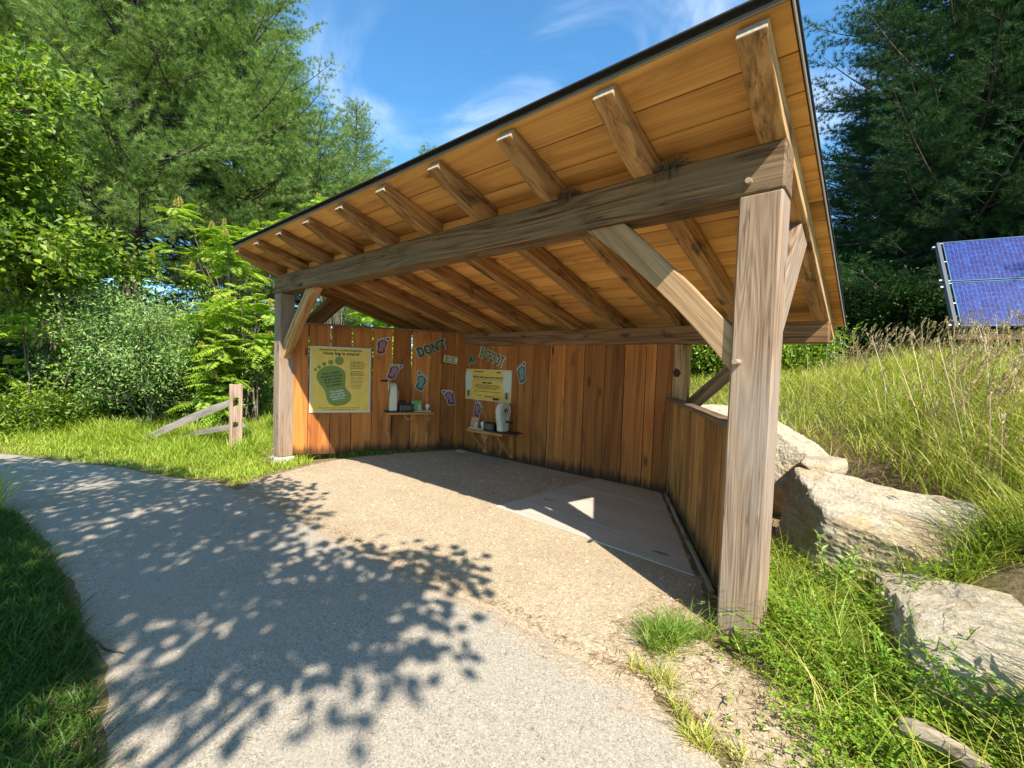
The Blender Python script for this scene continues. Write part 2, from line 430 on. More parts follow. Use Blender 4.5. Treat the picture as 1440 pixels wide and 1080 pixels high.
M_WHITE = flatmat('white_sign_vinyl', (.60, .58, .52), .5)
M_CREAM = flatmat('cream_sign_print', (.66, .64, .50), .5)
M_YELLOW = flatmat('mustard_sign_print', (.82, .51, .09), .4, var=.10, scale=5)
M_OLIVE = flatmat('olive_green_print', (.20, .25, .045), .45)
M_DGREEN = flatmat('dark_green_print', (.035, .075, .04), .5)
M_SLATE = flatmat('slate_green_print', (.075, .11, .085), .5)
M_BGREEN = flatmat('bigfoot_letter_green', (.13, .16, .05), .5)
M_MAROON = flatmat('maroon_print', (.17, .035, .045), .5)
M_PLUM = flatmat('plum_print', (.15, .03, .07), .5)
M_INK = flatmat('black_print', (.025, .02, .012), .5)
M_PINKINK = flatmat('pale_pink_print', (.50, .32, .33), .5)
M_PALEGREEN = flatmat('pale_green_print', (.40, .46, .40), .5)
M_BROWNINK = flatmat('brown_print', (.13, .075, .02), .5)
M_GREYPRINT = flatmat('grey_print', (.36, .34, .30), .5)
M_PLASTIC = flatmat('cream_plastic', (.66, .61, .47), .45, .4)
M_PLASTIC2 = flatmat('aged_cream_plastic', (.56, .50, .36), .5, .4)
M_BLACK = flatmat('black_plastic', (.016, .016, .017), .4, .4)
M_SCREEN = flatmat('dim_lcd_screen', (.06, .075, .06), .15, .5)
M_STEEL = flatmat('galvanised_steel', (.50, .50, .50), .4, .5, .9)
M_BULB = flatmat('frosted_bulb_glass', (.74, .72, .70), .25, .5)
M_PHOTO1 = flatmat('green_photo_print', (.20, .30, .10), .4, var=.8, scale=22)
M_PHOTO2 = flatmat('orange_photo_print', (.52, .26, .10), .4, var=.5, scale=14)
M_PEG = flatmat('pale_peg_wood', (.40, .29, .19), .7, var=.15, scale=30)

# ------------------------------------------------------------------ terrain
BL = np.array([(2.2, -3.5), (1.15, -1.0), (.62, .25), (.22, 1.35), (-.22, 2.7), (-1.1, 4.1), (-3.2, 5.6), (-7.5, 7.6), (-16, 11.)])
def bank_sd(x, y):
    P = np.stack([x, y], -1); best = np.full(x.shape, 1e9); sg = np.ones(x.shape)
    for a, b in zip(BL[:-1], BL[1:]):
        d = b - a; L2 = d @ d
        t = np.clip(((P - a) @ d) / L2, 0, 1)
        q = a + t[..., None] * d; e = P - q; r = np.hypot(e[..., 0], e[..., 1])
        cr = d[0] * (P[..., 1] - a[1]) - d[1] * (P[..., 0] - a[0])
        s = np.where(cr < 0, 1., -1.)
        sg = np.where(r < best, s, sg); best = np.minimum(best, r)
    return best * sg
def sstep(t): t = np.clip(t, 0, 1); return t * t * (3 - 2 * t)
def hgt(x, y):
    x = np.asarray(x, float); y = np.asarray(y, float)
    s = bank_sd(x, y)
    fade = sstep((x + 9) / 6)
    rise = .58 * sstep((s + .1) / 1.0) + .33 * np.clip(s - .7, 0, 2.4) + .10 * np.clip(s - 3.1, 0, 8)
    rise = rise * (.45 + .55 * sstep((y + 1.5) / 2.5)) * (.25 + .75 * fade)
    left = -.13 * sstep((-5.6 - x) / 1.8)
    und = .03 * np.sin(x * 1.3 + 1) * np.sin(y * 1.1) * sstep((np.hypot(x + 3, y) - 4.5) / 3)
    far = .9 * sstep((np.hypot(x, y) - 14) / 30) * np.sin(x * .11) * np.cos(y * .09)
    return rise + left + und + far
def hz(x, y): return float(hgt(np.array([x]), np.array([y]))[0])

u = np.linspace(-1, 1, 331)
gx = np.sinh(u * 5.6) / np.sinh(5.6) * 260
gx = np.sort(np.concatenate([gx[np.abs(gx) > 9], np.linspace(-9, 9, 181)]))
X, Y = np.meshgrid(gx - 2, gx + 1, indexing='ij'); n = len(gx)
V = np.stack([X, Y, hgt(X, Y)], -1).reshape(-1, 3)
i = np.arange(n - 1)[:, None] * n + np.arange(n - 1)[None, :]
Fc = np.stack([i, i + n, i + n + 1, i + 1], -1).reshape(-1, 4)
tag(mesh_np('ground', V, Fc, M_GROUND, smooth=True), kind='structure')

def resample(P, n):
    P = np.array(P, float); d = np.r_[0, np.cumsum(np.hypot(*np.diff(P, axis=0).T))]
    t = np.linspace(0, d[-1], n)
    return np.stack([np.interp(t, d, P[:, k]) for k in range(2)], 1)
def strip(name, A, B, na, nb, lift, mat, jit):
    A = resample(A, na); B = resample(B, na)
    def jitter(P, seed):
        t = np.arange(na) * .37 + seed
        return P + jit * np.stack([np.sin(t * 2.1) + .6 * np.sin(t * 5.3), np.sin(t * 1.7 + 2) + .7 * np.sin(t * 6.1)], 1)
    A = jitter(A, 1.); B = jitter(B, 7.)
    s = np.linspace(0, 1, nb)[None, :, None]
    P = A[:, None, :] * (1 - s) + B[:, None, :] * s
    z = hgt(P[..., 0], P[..., 1]) + lift
    z[:, 0] -= .03; z[:, -1] -= .03
    ed = np.minimum(np.linalg.norm(P - P[:, :1], axis=-1), np.linalg.norm(P - P[:, -1:], axis=-1) * 1.6).reshape(-1)
    V = np.concatenate([P, z[..., None]], -1).reshape(-1, 3)
    i = np.arange(na - 1)[:, None] * nb + np.arange(nb - 1)[None, :]
    Fc = np.stack([i, i + nb, i + nb + 1, i + 1], -1).reshape(-1, 4)
    return tag(mesh_np(name, V, Fc, mat, smooth=True, rnd=ed), kind='structure')
PATH_FAR = [(-40, -19), (-22, -9.5), (-14, -4.9), (-10.5, -2.85), (-9.36, -2.22), (-8.25, -1.7), (-7.22, -1.38), (-6.17, -1.1), (-5.2, -1.0), (-4.33, -.93), (-3.44, -.9), (-2.66, -.86), (-2.05, -.82), (-1.24, -.77), (-.58, -.76), (-.26, -.8), (.1, -.95), (.7, -1.4), (2.5, -3.2), (9, -10)]
PATH_NEAR = [(-40, -24), (-22, -12.2), (-14, -7.2), (-10, -4.7), (-8, -3.6), (-6.3, -2.96), (-5.66, -2.8), (-4.64, -2.69), (-3.6, -2.62), (-2.64, -2.6), (-2.09, -2.62), (-1.73, -2.66), (-1.2, -2.9), (-.6, -3.5), (.5, -5), (6.5, -12.5)]
strip('path', PATH_FAR, PATH_NEAR, 500, 24, .016, M_ASPH, .016)
strip('gravel_area', [(-5.3, -1.2), (-5.75, -.75), (-6.02, -.35), (-6.3, .2), (-6.5, .75), (-6.42, 1.15), (-5.6, 2.72)],
      [(.0, -1.0), (-.22, -.8), (-.40, -.62), (-.50, -.40), (-.42, -.2), (-.2, .1), (-.25, .25), (-1.62, 2.74)], 90, 60, .007, M_GRAVEL, .015)

strip('dirt_strip', [(-.95, -.72), (-.30, -.74), (.1, -.90), (.45, -1.15), (.8, -1.45), (1.6, -2.2)], [(-.95, -.35), (-.25, -.12), (.16, -.30), (.52, -.60), (1.0, -.95), (1.9, -1.6)], 60, 14, .010, M_GRAVEL, .03)
# ------------------------------------------------------------------ shelter
S = thing('shelter', 'open-fronted timber shelter with slanted roof standing beside the path', 'shelter')
W, PS, HP, HB, D = 7.164, .233, 2.665, .279, 2.768
TOPB = HP + HB                                     # 2.944
SL = .27
zu = lambda y: TOPB - SL * (y)                     # rafter underside
zd = lambda y: TOPB + .18 - SL * (y)               # roof-board underside
# posts
for (x0, zb) in ((-PS, -.06), (-W, .0)):
    pst = timber('post', (x0 + PS / 2, PS / 2, zb), (x0 + PS / 2, PS / 2, HP), PS, PS, MW['post'], S, up=(0, 1, 0), bev=.012)
    if x0 < -3:
        tag(pst, 'post on a pale concrete footing')
        lettering('7', .055, frame((-7.085, 0, 1.528), (1, 0, 0), z=(0, 0, 1)), M_INK, pst, name='number', off=.002)
        bm = bmesh.new()
        vs = bm_box(bm, (0, 0, 0), (.30, .30, .30), .02)
        for v in vs:
            if v.co.z < 0: v.co.x *= 1.25; v.co.y *= 1.25
        bm_obj('footing', bm, M_CONC, S, Matrix.Translation((-W + PS / 2 + .01, PS / 2 - .01, -.151)))
    else:
        peg = bmesh.new(); bmesh.ops.create_cone(peg, cap_ends=True, segments=14, radius1=.018, radius2=.015, depth=.13)
        bm_obj('peg', peg, M_PEG, pst, frame((-.185, -.03, 1.675), (1, 0, 0), y=(0, 0, 1)) @ Matrix.Identity(4))
for x in (-5.66, -1.535):
    timber('rear_post', (x, D + .09, -.05), (x, D + .09, 1.96), .17, .17, MW['rafter'], S, up=(0, 1, 0))
# beams
fb = timber('front_beam', (-W - .005, PS / 2, HP + HB / 2 + .001), (.004, PS / 2, HP + HB / 2 + .001), PS + .006, HB, MW['beam'], S, bev=.012)
peg = bmesh.new(); bmesh.ops.create_cone(peg, cap_ends=True, segments=14, radius1=.018, radius2=.017, depth=.05)
bm_obj('peg', peg, M_PEG, fb, frame((-.178, -.012, 2.737), (1, 0, 0), y=(0, 0, 1)))
timber('rear_beam', (-W + .0, D + .11, 1.968 + .115), (-.0, D + .11, 1.968 + .115), .22, .23, MW['rearbeam'], S)
# rafters: shaped nose in front
RA = math.atan(SL); cs = math.cos(RA)
def rafter_profile():
    L0, L1 = -.612 / cs, 3.45 / cs
    d = .172 * cs
    nose = []
    for k in range(9):
        t = k / 8
        x = L0 + .035 + (L0 * -.80) * t
        z = (d - .085 * cs) * (1 - .55 * t - .45 * math.sin(t * math.pi / 2))
        nose.append((x, z))
    return [(L0 + .02, d)] + [(L0 + .0, d - .08 * cs)] + nose[1:] + [(L1 - .12, 0), (L1, .06), (L1, d)]
RP = rafter_profile()
M_ENDGRAIN = flatmat('weathered_end_grain', (.38, .32, .25), .85, .2, var=.25, scale=60)
for k in range(10):
    x = -.07 - k * (W - .14) / 9
    rf_ = prism('rafter', RP, .138, frame((x, 0, zu(0)), (0, cs, -math.sin(RA)), z=(0, 0, 1)), MW['rafter'], S, bev=.005)
    rf_.data.materials.append(M_ENDGRAIN)
    for p_ in rf_.data.polygons:
        if p_.normal.x < -.9 and p_.center.x < 0: p_.material_index = 1
# blocking boards between rafters on the front beam
for k in range(9):
    xa = -.07 - k * (W - .14) / 9; xb = -.07 - (k + 1) * (W - .14) / 9
    yb = .15
    box('blocking', ((xa + xb) / 2, yb, (TOPB + .004 + zd(yb) - .006) / 2), (abs(xa - xb) - .144, .03, zd(yb) - .006 - TOPB - .004), MW['deck'], S)
# roof boards
def boards_np(name, rects, th, mat, parent, M, axis_x=True):
    """rects: (x0,x1,y0,y1) slabs from z=0 to th in local frame, each its own island"""
    Vs, Fs, Rn = [], [], []
    for i, (x0, x1, y0, y1) in enumerate(rects):
        c = [(x0, y0, 0), (x1, y0, 0), (x1, y1, 0), (x0, y1, 0)]
        Vs += c + [(a, b, th) for a, b, _ in c]
        o = 8 * i
        Fs += [(o, o + 3, o + 2, o + 1), (o + 4, o + 5, o + 6, o + 7), (o, o + 1, o + 5, o + 4), (o + 1, o + 2, o + 6, o + 5), (o + 2, o + 3, o + 7, o + 6), (o + 3, o, o + 4, o + 7)]
        Rn += [random.random()] * 8
    return mesh_np(name, Vs, Fs, mat, parent, rnd=Rn, M=M)
RM = frame((0, 0, zd(0)), (1, 0, 0), y=(0, cs, -math.sin(RA)))
X0, X1 = -W - .035, .082
yy = -.575 / cs; rects = []; widths = [.275, .255]
kk = 0
while yy < 3.55:
    w_ = .262 if kk else .285
    y1 = min(yy + w_, 3.58)
    j = X0 + (.45 if kk % 2 else .62) * (X1 - X0) + random.uniform(-.4, .4)
    if kk == 0: j = -4.3
    rects += [(X0, j - .003, yy, y1 - .011), (j + .003, X1, yy, y1 - .011)]
    yy += w_; kk += 1
boards_np('roof_boards', rects, .024, MW['deck'], S, RM)
box('roof_covering', ((X0 + X1) / 2, 1.48, .037), (X1 - X0 + .05, 4.25, .018), M_SHINGLE, S, .004, RM)
bm = bmesh.new()
bm_box(bm, ((X0 + X1) / 2, -.604, .012), (X1 - X0 + .03, .006, .026))
bm_box(bm, (X1 + .012, 1.48, .014), (.006, 4.17, .046))
bm_obj('drip_edge', bm, M_DRIP, S, RM)
bm = bmesh.new(); vs = bm_box(bm, ((X0 + X1) / 2, -.632, .036), (X1 - X0 + .046, .032, .016), .003)
bm_obj('eave_edge', bm, M_SHINGLE, S, RM)

# braces
def bez(p, c, q, n=9): return [((1 - t) ** 2 * p[0] + 2 * t * (1 - t) * c[0] + t * t * q[0], (1 - t) ** 2 * p[1] + 2 * t * (1 - t) * c[1] + t * t * q[1]) for t in [k / (n - 1) for k in range(n)]]
def brace(pts, th, plane_o, xdir, grain_ang, mat):
    """pts in plane coords (a along xdir, z); re-express so that local x runs with the grain"""
    c, s = math.cos(grain_ang), math.sin(grain_ang)
    loc = [(c * a + s * b, -s * a + c * b) for a, b in pts]
    xd = Vector(xdir)
    M = frame(plane_o, xd * c + Vector((0, 0, 1)) * s, z=xd * -s + Vector((0, 0, 1)) * c)
    return prism('brace', loc, th, M, mat, S, bev=.007)
lower = bez((-1.315, HP), (-.70, 2.20), (-.233, 1.615)); upper = bez((-.233, 1.885), (-.60, 2.27), (-1.0, HP))
brace(lower + upper, .125, (0, .10, 0), (1, 0, 0), R(-47), MW['brace'])
lo2 = [(-W - a, z) for a, z in lower]; up2 = [(-W - a, z) for a, z in upper]
brace(lo2 + up2, .125, (0, .12, 0), (1, 0, 0), R(47), MW['rafter'])
for x, mt in ((-.075, MW['post']), (-7.09, MW['rearbeam'])):     # knee braces running back from the front posts
    lo = bez((PS, 1.74), (.62, 2.10), (1.17, zu(1.17))); up = bez((.86, zu(.86)), (.52, 2.36), (PS, 2.06))
    brace(lo + up, .10, (x, 0, 0), (0, 1, 0), R(44), mt)
for sx in (-1, 1):                                                # braces from the rear posts out to the rear beam ends
    if sx > 0: p = [(-1.45, 1.02), (-1.45, 1.25), (-.74, 1.968), (-.52, 1.968)]
    else: p = [(-5.745, 1.25), (-5.745, 1.02), (-6.65, 1.968), (-6.43, 1.968)]
    brace(p, .09, (0, D + .10, 0), (1, 0, 0), R(45 * sx), MW['rearbeam'])

# board walls
TT = Vector((.46986, .88274, 0)); A0 = Vector((-6.93, .232, 0)); LL = 2.92
def board_wall(name, M, seams, z0, z1, mat, gaps, th=.024):
    Vs, Fs, Rn = [], [], []
    for i in range(len(seams) - 1):
        xa, xb = seams[i], seams[i + 1]
        ga, gb = gaps[i] if i < len(gaps) else 0, gaps[i + 1] if i + 1 < len(gaps) else 0
        e = .0055
        dz = random.uniform(-.02, .01); dy = random.uniform(0, .007)
        c = [(xa + e, z0 + dz), (xb - e, z0 + dz), (xb - e, (z0 + z1) * .55), (xb - e - gb, z1), (xa + e + ga, z1), (xa + e, (z0 + z1) * .55)]
        o = len(Vs)
        Vs += [(a, dy, b) for a, b in c] + [(a, th, b) for a, b in c]
        for f in ((0, 1, 2, 5), (5, 2, 3, 4)):
            Fs.append([o + k for k in f]); Fs.append([o + 6 + k for k in f[::-1]])
        for k in range(6):
            k2 = (k + 1) % 6; Fs.append([o + k2, o + k, o + 6 + k, o + 6 + k2])
        Rn += [random.random()] * 12
    return mesh_np(name, Vs, Fs, mat, S, rnd=Rn, M=M)
ML = frame(A0, TT, z=(0, 0, 1))                     # left wall: local x along, +y outward/back, z up
lw = board_wall('left_wall', ML, [-.02, .214, .554, .893, 1.232, 1.57, 1.906, 2.239, 2.45, 2.705, 2.90], .03, 2.19, MW['wall'], [0, .004, .006, .006, .009, .004, .006, 0, 0, 0, 0])
timber('left_wall_cap', A0 + Vector((0, 0, 2.205)) + TT * 0, A0 + TT * 2.90 + Vector((0, 0, 2.205)), .07, .03, MW['cap'], S, bev=.003)
MBK = frame((-5.58, D, 0), (1, 0, 0), z=(0, 0, 1))
sb = [-5.58, -5.172, -4.763, -4.478, -4.237, -3.902, -3.6, -3.288, -2.944, -2.599, -2.299, -1.987, -1.839, -1.62]
board_wall('back_wall', MBK, [a + 5.58 for a in sb], .0, 1.965, MW['wall'], [0] * 14)
PA, PB = Vector((-.215, .20, 0)), Vector((-1.60, 2.74, 0)); RT = (PA - PB).normalized(); RL = (PA - PB).length
box('gap_light_block', (-3.6, D + .036, 1.0), (3.9, .008, 1.9), M_SHINGLE, S, 0)  # added dark sheets, stop daylight showing through the board gaps
box('gap_light_block', (1.45, .036, .62), (2.84, .008, 1.18), M_SHINGLE, S, 0, ML)
MRW = frame(PB, RT, z=(0, 0, 1))
sr = [0]
while sr[-1] < RL - .3: sr.append(sr[-1] + random.uniform(.17, .27))
sr.append(RL)
box('gap_light_block', (RL / 2, -.012 if MRW.col[1][0] < 0 else .036, .6), (RL - .02, .008, 1.16), M_SHINGLE, S, 0, MRW)
board_wall('right_wall', MRW, sr, .0, 1.235, MW['wall2'], [0] * 30)
timber('right_wall_cap', PB + Vector((0, 0, 1.255)), PA + Vector((0, 0, 1.27)), .13, .036, MW['cap'], S, bev=.004)
inn = Vector((-RT.y, RT.x, 0)); inn = inn if inn.x < 0 else -inn
sp = timber('sill_plate', PB + inn * .03 + Vector((0, 0, .02)), PA + inn * .03 + Vector((0, 0, .02)) - RT * .3, .035, .045, MW['log'], S)
# pale knot in the last back-wall board
timber('end_stud', (-1.533, D - .004, .01), (-1.533, D - .004, 1.96), .165, .026, MW['rafter'], S, up=(0, 1, 0), bev=.003)

plate('knot', [[(-.05, .0), (-.02, .055), (.03, .04), (.055, -.01), (.02, -.06), (-.03, -.05)]], .002, frame((-1.56, D - .0165, 1.60), (1, 0, 0), z=(0, 0, 1)), flatmat('dark_knot', (.05, .022, .012), .8, var=.4, scale=40), S)

# platform
P_ = thing('platform', 'low grey wooden floor platform lying by the right wall', 'platform', (-1.9, 1.7, 0))
q = [(-2.80, .735), (-2.66, 2.755), (-1.70, 2.755), (-.575, .645)]
Vs, Fs, Rn = [], [], []
nb = 15
for k in range(nb):
    f0, f1 = k / nb, (k + 1) / nb - .0004
    def ln(f): 
        a = (q[0][0] * (1 - f) + q[1][0] * f, q[0][1] * (1 - f) + q[1][1] * f)
        b = (q[3][0] * (1 - f) + q[2][0] * f, q[3][1] * (1 - f) + q[2][1] * f); return a, b
    (a0, b0), (a1, b1) = ln(f0), ln(f1); o = len(Vs)
    zz = .017 + random.uniform(0, .0005)
    c = [a0, b0, b1, a1]
    Vs += [(x + 1.9, y - 1.7, .0) for x, y in c] + [(x + 1.9, y - 1.7, zz) for x, y in c]
    Fs += [(o + 4, o + 5, o + 6, o + 7), (o, o + 1, o + 5, o + 4), (o + 1, o + 2, o + 6, o + 5), (o + 2, o + 3, o + 7, o + 6), (o + 3, o, o + 4, o + 7)]
    Rn += [random.random()] * 8
mesh_np('floor_boards', Vs, Fs, MW['plat'], P_, rnd=Rn, M=Matrix.Translation((-1.9, 1.7, 0)))

# ------------------------------------------------------------------ signs on the walls
def catmull(P, n=6):
    P = [Vector((a, b)) for a, b in P]; out = []; m = len(P)
    for i in range(m):
        p0, p1, p2, p3 = P[i - 1], P[i], P[(i + 1) % m], P[(i + 2) % m]
        for k in range(n):
            t = k / n
            v = .5 * ((2 * p1) + (p2 - p0) * t + (2 * p0 - 5 * p1 + 4 * p2 - p3) * t * t + (3 * p1 - p0 - 3 * p2 + p3) * t ** 3)
            out.append((v.x, v.y))
    return out
SOLE_PX = [(150, 480), (170, 420), (230, 365), (330, 335), (430, 350), (500, 400), (525, 460), (525, 560), (522, 620), (550, 670), (595, 720), (606, 770), (590, 820), (530, 870), (450, 892), (380, 890), (320, 860), (285, 790), (265, 700), (230, 640), (190, 590), (160, 530)]
TOES_PX = [(440, 265, 58), (328, 290, 33), (245, 317, 28), (183, 360, 23), (138, 397, 20)]
def wallframe(kind, s, z, off=.003):
    if kind == 'L': return frame(A0 + TT * s + Vector((0, 0, z)) + Vector((TT.y, -TT.x, 0)) * off, TT, z=(0, 0, 1))
    return frame((s, D - off, z), (1, 0, 0), z=(0, 0, 1))
# big poster on the left wall
MP = wallframe('L', .234, .72)
poster = bpy.data.objects.new('poster', None)
poster = thing('poster', 'large mustard poster with a green carbon footprint on the left wall', 'poster')
PWd, PH = .968, 1.12
board = plate('panel', [rect(0, 0, PWd, PH)], .012, MP, M_WHITE, poster)
plate('print_field', [rect(.022, .026, PWd - .022, PH - .02)], .001, MP, M_YELLOW, poster, .012)
def pp(x, y): return ((x - 65) / 795 * PWd, PH - (y - 75) / 912 * PH)
kx = PWd / 795
foot = plate('footprint', [catmull([pp(*a) for a in SOLE_PX])] + [ell(*pp(x, y), r * kx, r * kx * 1.04) for x, y, r in TOES_PX], .0012, MP, M_OLIVE, poster, .0132)
lettering('Everyone has a carbon footprint.', .046, MP, M_INK, poster, *pp(462, 120), off=.0136, bold=.0012, width=.68)
lettering('How big is yours?', .066, MP, M_INK, poster, *pp(468, 167), off=.0136, bold=.0025, width=.575)
for k, t in enumerate(['Your carbon', 'footprint shows', 'all the ways', 'YOU impact', 'our planet.']):
    x, z = pp(335 + k * 9, 438 + k * 41)
    lettering(t, .050, MP, M_INK, foot, x, z, off=.0148, bold=.0014, rot=R(10), width=(.28, .345, .27, .28, .235)[k])
for k, t in enumerate(['The smaller', 'your carbon', 'footprint, the', 'better it is.']):
    x, z = pp(412 + k * 10, 688 + k * 34)
    lettering(t, .044, MP, M_WHITE, foot, x, z, off=.0148, bold=.0014, rot=R(10), width=(.225, .22, .25, .20)[k])
ln = []
for k, y in enumerate((275, 298, 321, 344, 367)): ln.append((*pp(680, y), (.21, .24, .23, .25, .23)[k], .012))
for k, y in enumerate((412, 436, 459)): ln.append((*pp(680, y), (.21, .23, .22)[k], .014))
for k, y in enumerate((488, 510, 530, 548, 565, 585, 605, 625, 645)): ln.append((*pp(675, y), (.19, .20, .18, .19, .20, .14, .18, .17, .13)[k], .007))
for k, y in enumerate((922, 947)): ln.append((*pp(455, y), (.66, .55)[k], .010))
greek(ln, MP, M_BROWNINK, poster, .0134)

# second sign, light bulbs, on the back wall
sign = thing('bulb_sign', 'yellow landscape sign with a pale light bulb at each side, on the back wall', 'sign')
MS = wallframe('B', -5.49, .982); SW, SH = 1.128, .558
plate('panel', [rect(0, 0, SW, SH)], .012, MS, M_CREAM, sign)
plate('print_field', [rect(.008, .008, SW - .008, SH - .008)], .001, MS, M_YELLOW, sign, .012)
for bx, hh in ((.085, .42), (SW - .10, .47)):
    zt = .50 if bx < .5 else .53
    plate('bulb_print', [catmull([(bx - .095, zt - .08), (bx - .06, zt), (bx + .06, zt), (bx + .095, zt - .08), (bx + .085, zt - .22), (bx + .05, .17), (bx - .05, .17), (bx - .085, zt - .22)])], .001, MS, M_CREAM, sign, .0135)
    plate('bulb_base_print', [rect(bx - .042, .07, bx + .042, .172), ell(bx, .07, .03, .02)], .001, MS, M_GREYPRINT, sign, .0138)
    plate('bulb_thread_print', [rect(bx - .012, .055, bx + .014, .165)], .001, MS, M_INK, sign, .0149)
lettering('Which bulb uses more energy', .058, MS, M_INK, sign, SW / 2 + .0, .418, off=.0146, bold=.0010, width=.76)
greek([(SW / 2, .372, .74, .020)], MS, M_GREYPRINT, sign, .0146, seed=4)
greek([(.34, .512, .24, .020), (.83, .512, .09, .020), (SW / 2, .318, .25, .024)], MS, M_INK, sign, .0146, seed=5)
greek([(SW / 2, .278, .60, .010), (SW / 2, .256, .64, .010), (SW / 2, .234, .62, .010), (SW / 2, .212, .45, .010), (SW / 2, .16, .66, .011), (.36, .085, .14, .010), (.62, .082, .26, .010), (.62, .066, .22, .010)], MS, M_BROWNINK, sign, .0146, seed=6)
plate('round_mark', [ell(.80, .085, .032)], .0006, MS, M_BROWNINK, sign, .0146); plate('round_mark_centre', [ell(.80, .085, .028)], .0006, MS, M_YELLOW, sign, .0155)

def foot_decal(kind, s, z, height, rot, mirror, mat, inkmat, label, off):
    M = wallframe(kind, s, z, off)
    t = thing('footprint_decal', label, 'decal', group='footprint cut-outs on the shelter walls')
    k = height / 700
    c, sn = math.cos(rot), math.sin(rot)
    def tr(x, y):
        a = (x - 345) * k * (-1 if mirror else 1) * .92; b = (560 - y) * k
        # straighten the poster foot (it leans) before turning
        a -= b * (.28 if mirror else -.28)
        return (c * a - sn * b, sn * a + c * b)
    sole = [tr(*p) for p in catmull(SOLE_PX, 4)]
    cen = (sum(p[0] for p in sole) / len(sole), sum(p[1] for p in sole) / len(sole))
    def grow(P, d):
        cx = sum(p[0] for p in P) / len(P); cz = sum(p[1] for p in P) / len(P)
        out = []
        n = len(P)
        for i in range(n):
            t_ = Vector(P[(i + 1) % n]) - Vector(P[i - 1]); nn = Vector((t_.y, -t_.x)).normalized()
            if nn.dot(Vector(P[i]) - Vector((cx, cz))) < 0 and False: nn = -nn
            out.append((P[i][0] + nn.x * d * sgn, P[i][1] + nn.y * d * sgn))
        return out
    ar = sum(sole[i][0] * sole[(i + 1) % len(sole)][1] - sole[(i + 1) % len(sole)][0] * sole[i][1] for i in range(len(sole)))
    sgn = 1 if ar > 0 else -1
    toes = [[tr(x + r * 1.0 * math.cos(a), y + r * 1.0 * math.sin(a)) for a in [2 * math.pi * j / 12 for j in range(12)]] for x, y, r in TOES_PX]
    back = [grow(sole, .010)]
    for T in toes:
        cx = sum(p[0] for p in T) / 12; cz = sum(p[1] for p in T) / 12
        back.append([(cx + (p[0] - cx) * 1.1 + (p[0] - cx) / (math.hypot(p[0] - cx, p[1] - cz) + 1e-6) * .013, cz + (p[1] - cz) * 1.1 + (p[1] - cz) / (math.hypot(p[0] - cx, p[1] - cz) + 1e-6) * .013) for p in T])
    # each backing lobe a hair lower than the last so that none share a plane
    for i, b in enumerate(back):
        plate('white_edge' if i == 0 else 'toe_edge', [b], .004 - .0004 * i, M, M_WHITE, t)
    plate('sole', [sole], .0012, M, mat, t, .0044); plate('toes', toes, .0012, M, mat, t, .0046)
    ls = []
    for q_, y in enumerate((415, 455, 495, 535, 575, 620, 665, 710, 755, 800)):
        xw = 330 + (y - 415) * .22
        wd = (200, 260, 270, 250, 240, 180, 170, 200, 220, 190)[q_] * k * .8
        a, b = tr(xw + 10, y)
        ls.append((a, b, wd, .009))
    polys = []
    for a, b, wd, h in ls[:9]:
        q4 = rect(-wd / 2, -h / 2, wd / 2, h / 2)
        polys.append([(a + c * x - sn * y, b + sn * x + c * y) for x, y in q4])
    plate('lettering', polys, .0006, M, inkmat, t, .0058)
    return t
foot_decal('L', 1.375, 1.90, .325, R(-12), False, M_MAROON, M_PINKINK, 'dark red footprint cut-out highest on the left wall, right of the poster', .006)
foot_decal('L', 1.585, 1.455, .315, R(-26), False, M_PLUM, M_PINKINK, 'purple footprint cut-out just above the left shelf crank', .006)
foot_decal('L', 2.095, 1.275, .345, R(-12), True, M_SLATE, M_PALEGREEN, 'dark green footprint cut-out on the left wall above the shelf', .006)
foot_decal('L', 2.63, 1.0, .325, R(22), True, M_PLUM, M_PINKINK, 'purple footprint cut-out near the wall corner, leaning left beside the shelf', .006)
foot_decal('B', -4.155, 1.50, .345, R(10), False, M_SLATE, M_PALEGREEN, 'dark green footprint cut-out on the back wall right of the bulb sign', .006)
foot_decal('B', -5.15, .80, .315, R(-12), True, M_MAROON, M_PINKINK, 'dark red footprint cut-out directly below the bulb sign', .006)

def word(kind, s, z, body, size, rot, xs, m_in, m_edge, label, off, edge=.03, bold=.006):
    M = wallframe(kind, s, z, off)
    t = thing('word_decal', label, 'lettering', group='cut-out slogan words on the shelter walls')
    lettering(body, size, M, m_edge, t, 0, 0, off=.002, bold=edge, xs=xs, rot=rot, name='letter_edge')
    lettering(body, size, M, m_in, t, 0, 0, off=.006, bold=bold, xs=xs, rot=rot, name='lettering')
    return t
word('L', 2.26, 1.885, "DON'T", .235, R(22), .70, M_DGREEN, M_PALEGREEN, "cut-out word DON'T in dark green slanting upward on the left wall", .006, .021, .011)
t = thing('word_decal', 'cut-out word BE in slab letters on a pale strip near the corner', 'lettering', group='cut-out slogan words on the shelter walls')
M = wallframe('L', 2.62, 1.70, .006)
c8, s8 = math.cos(R(-9)), math.sin(R(-9))
rot8 = lambda P: [(c8 * a - s8 * b, s8 * a + c8 * b) for a, b in P]
plate('pale_strip', [rot8(rect(-.128, -.062, .128, .062))], .005, M, M_CREAM, t)
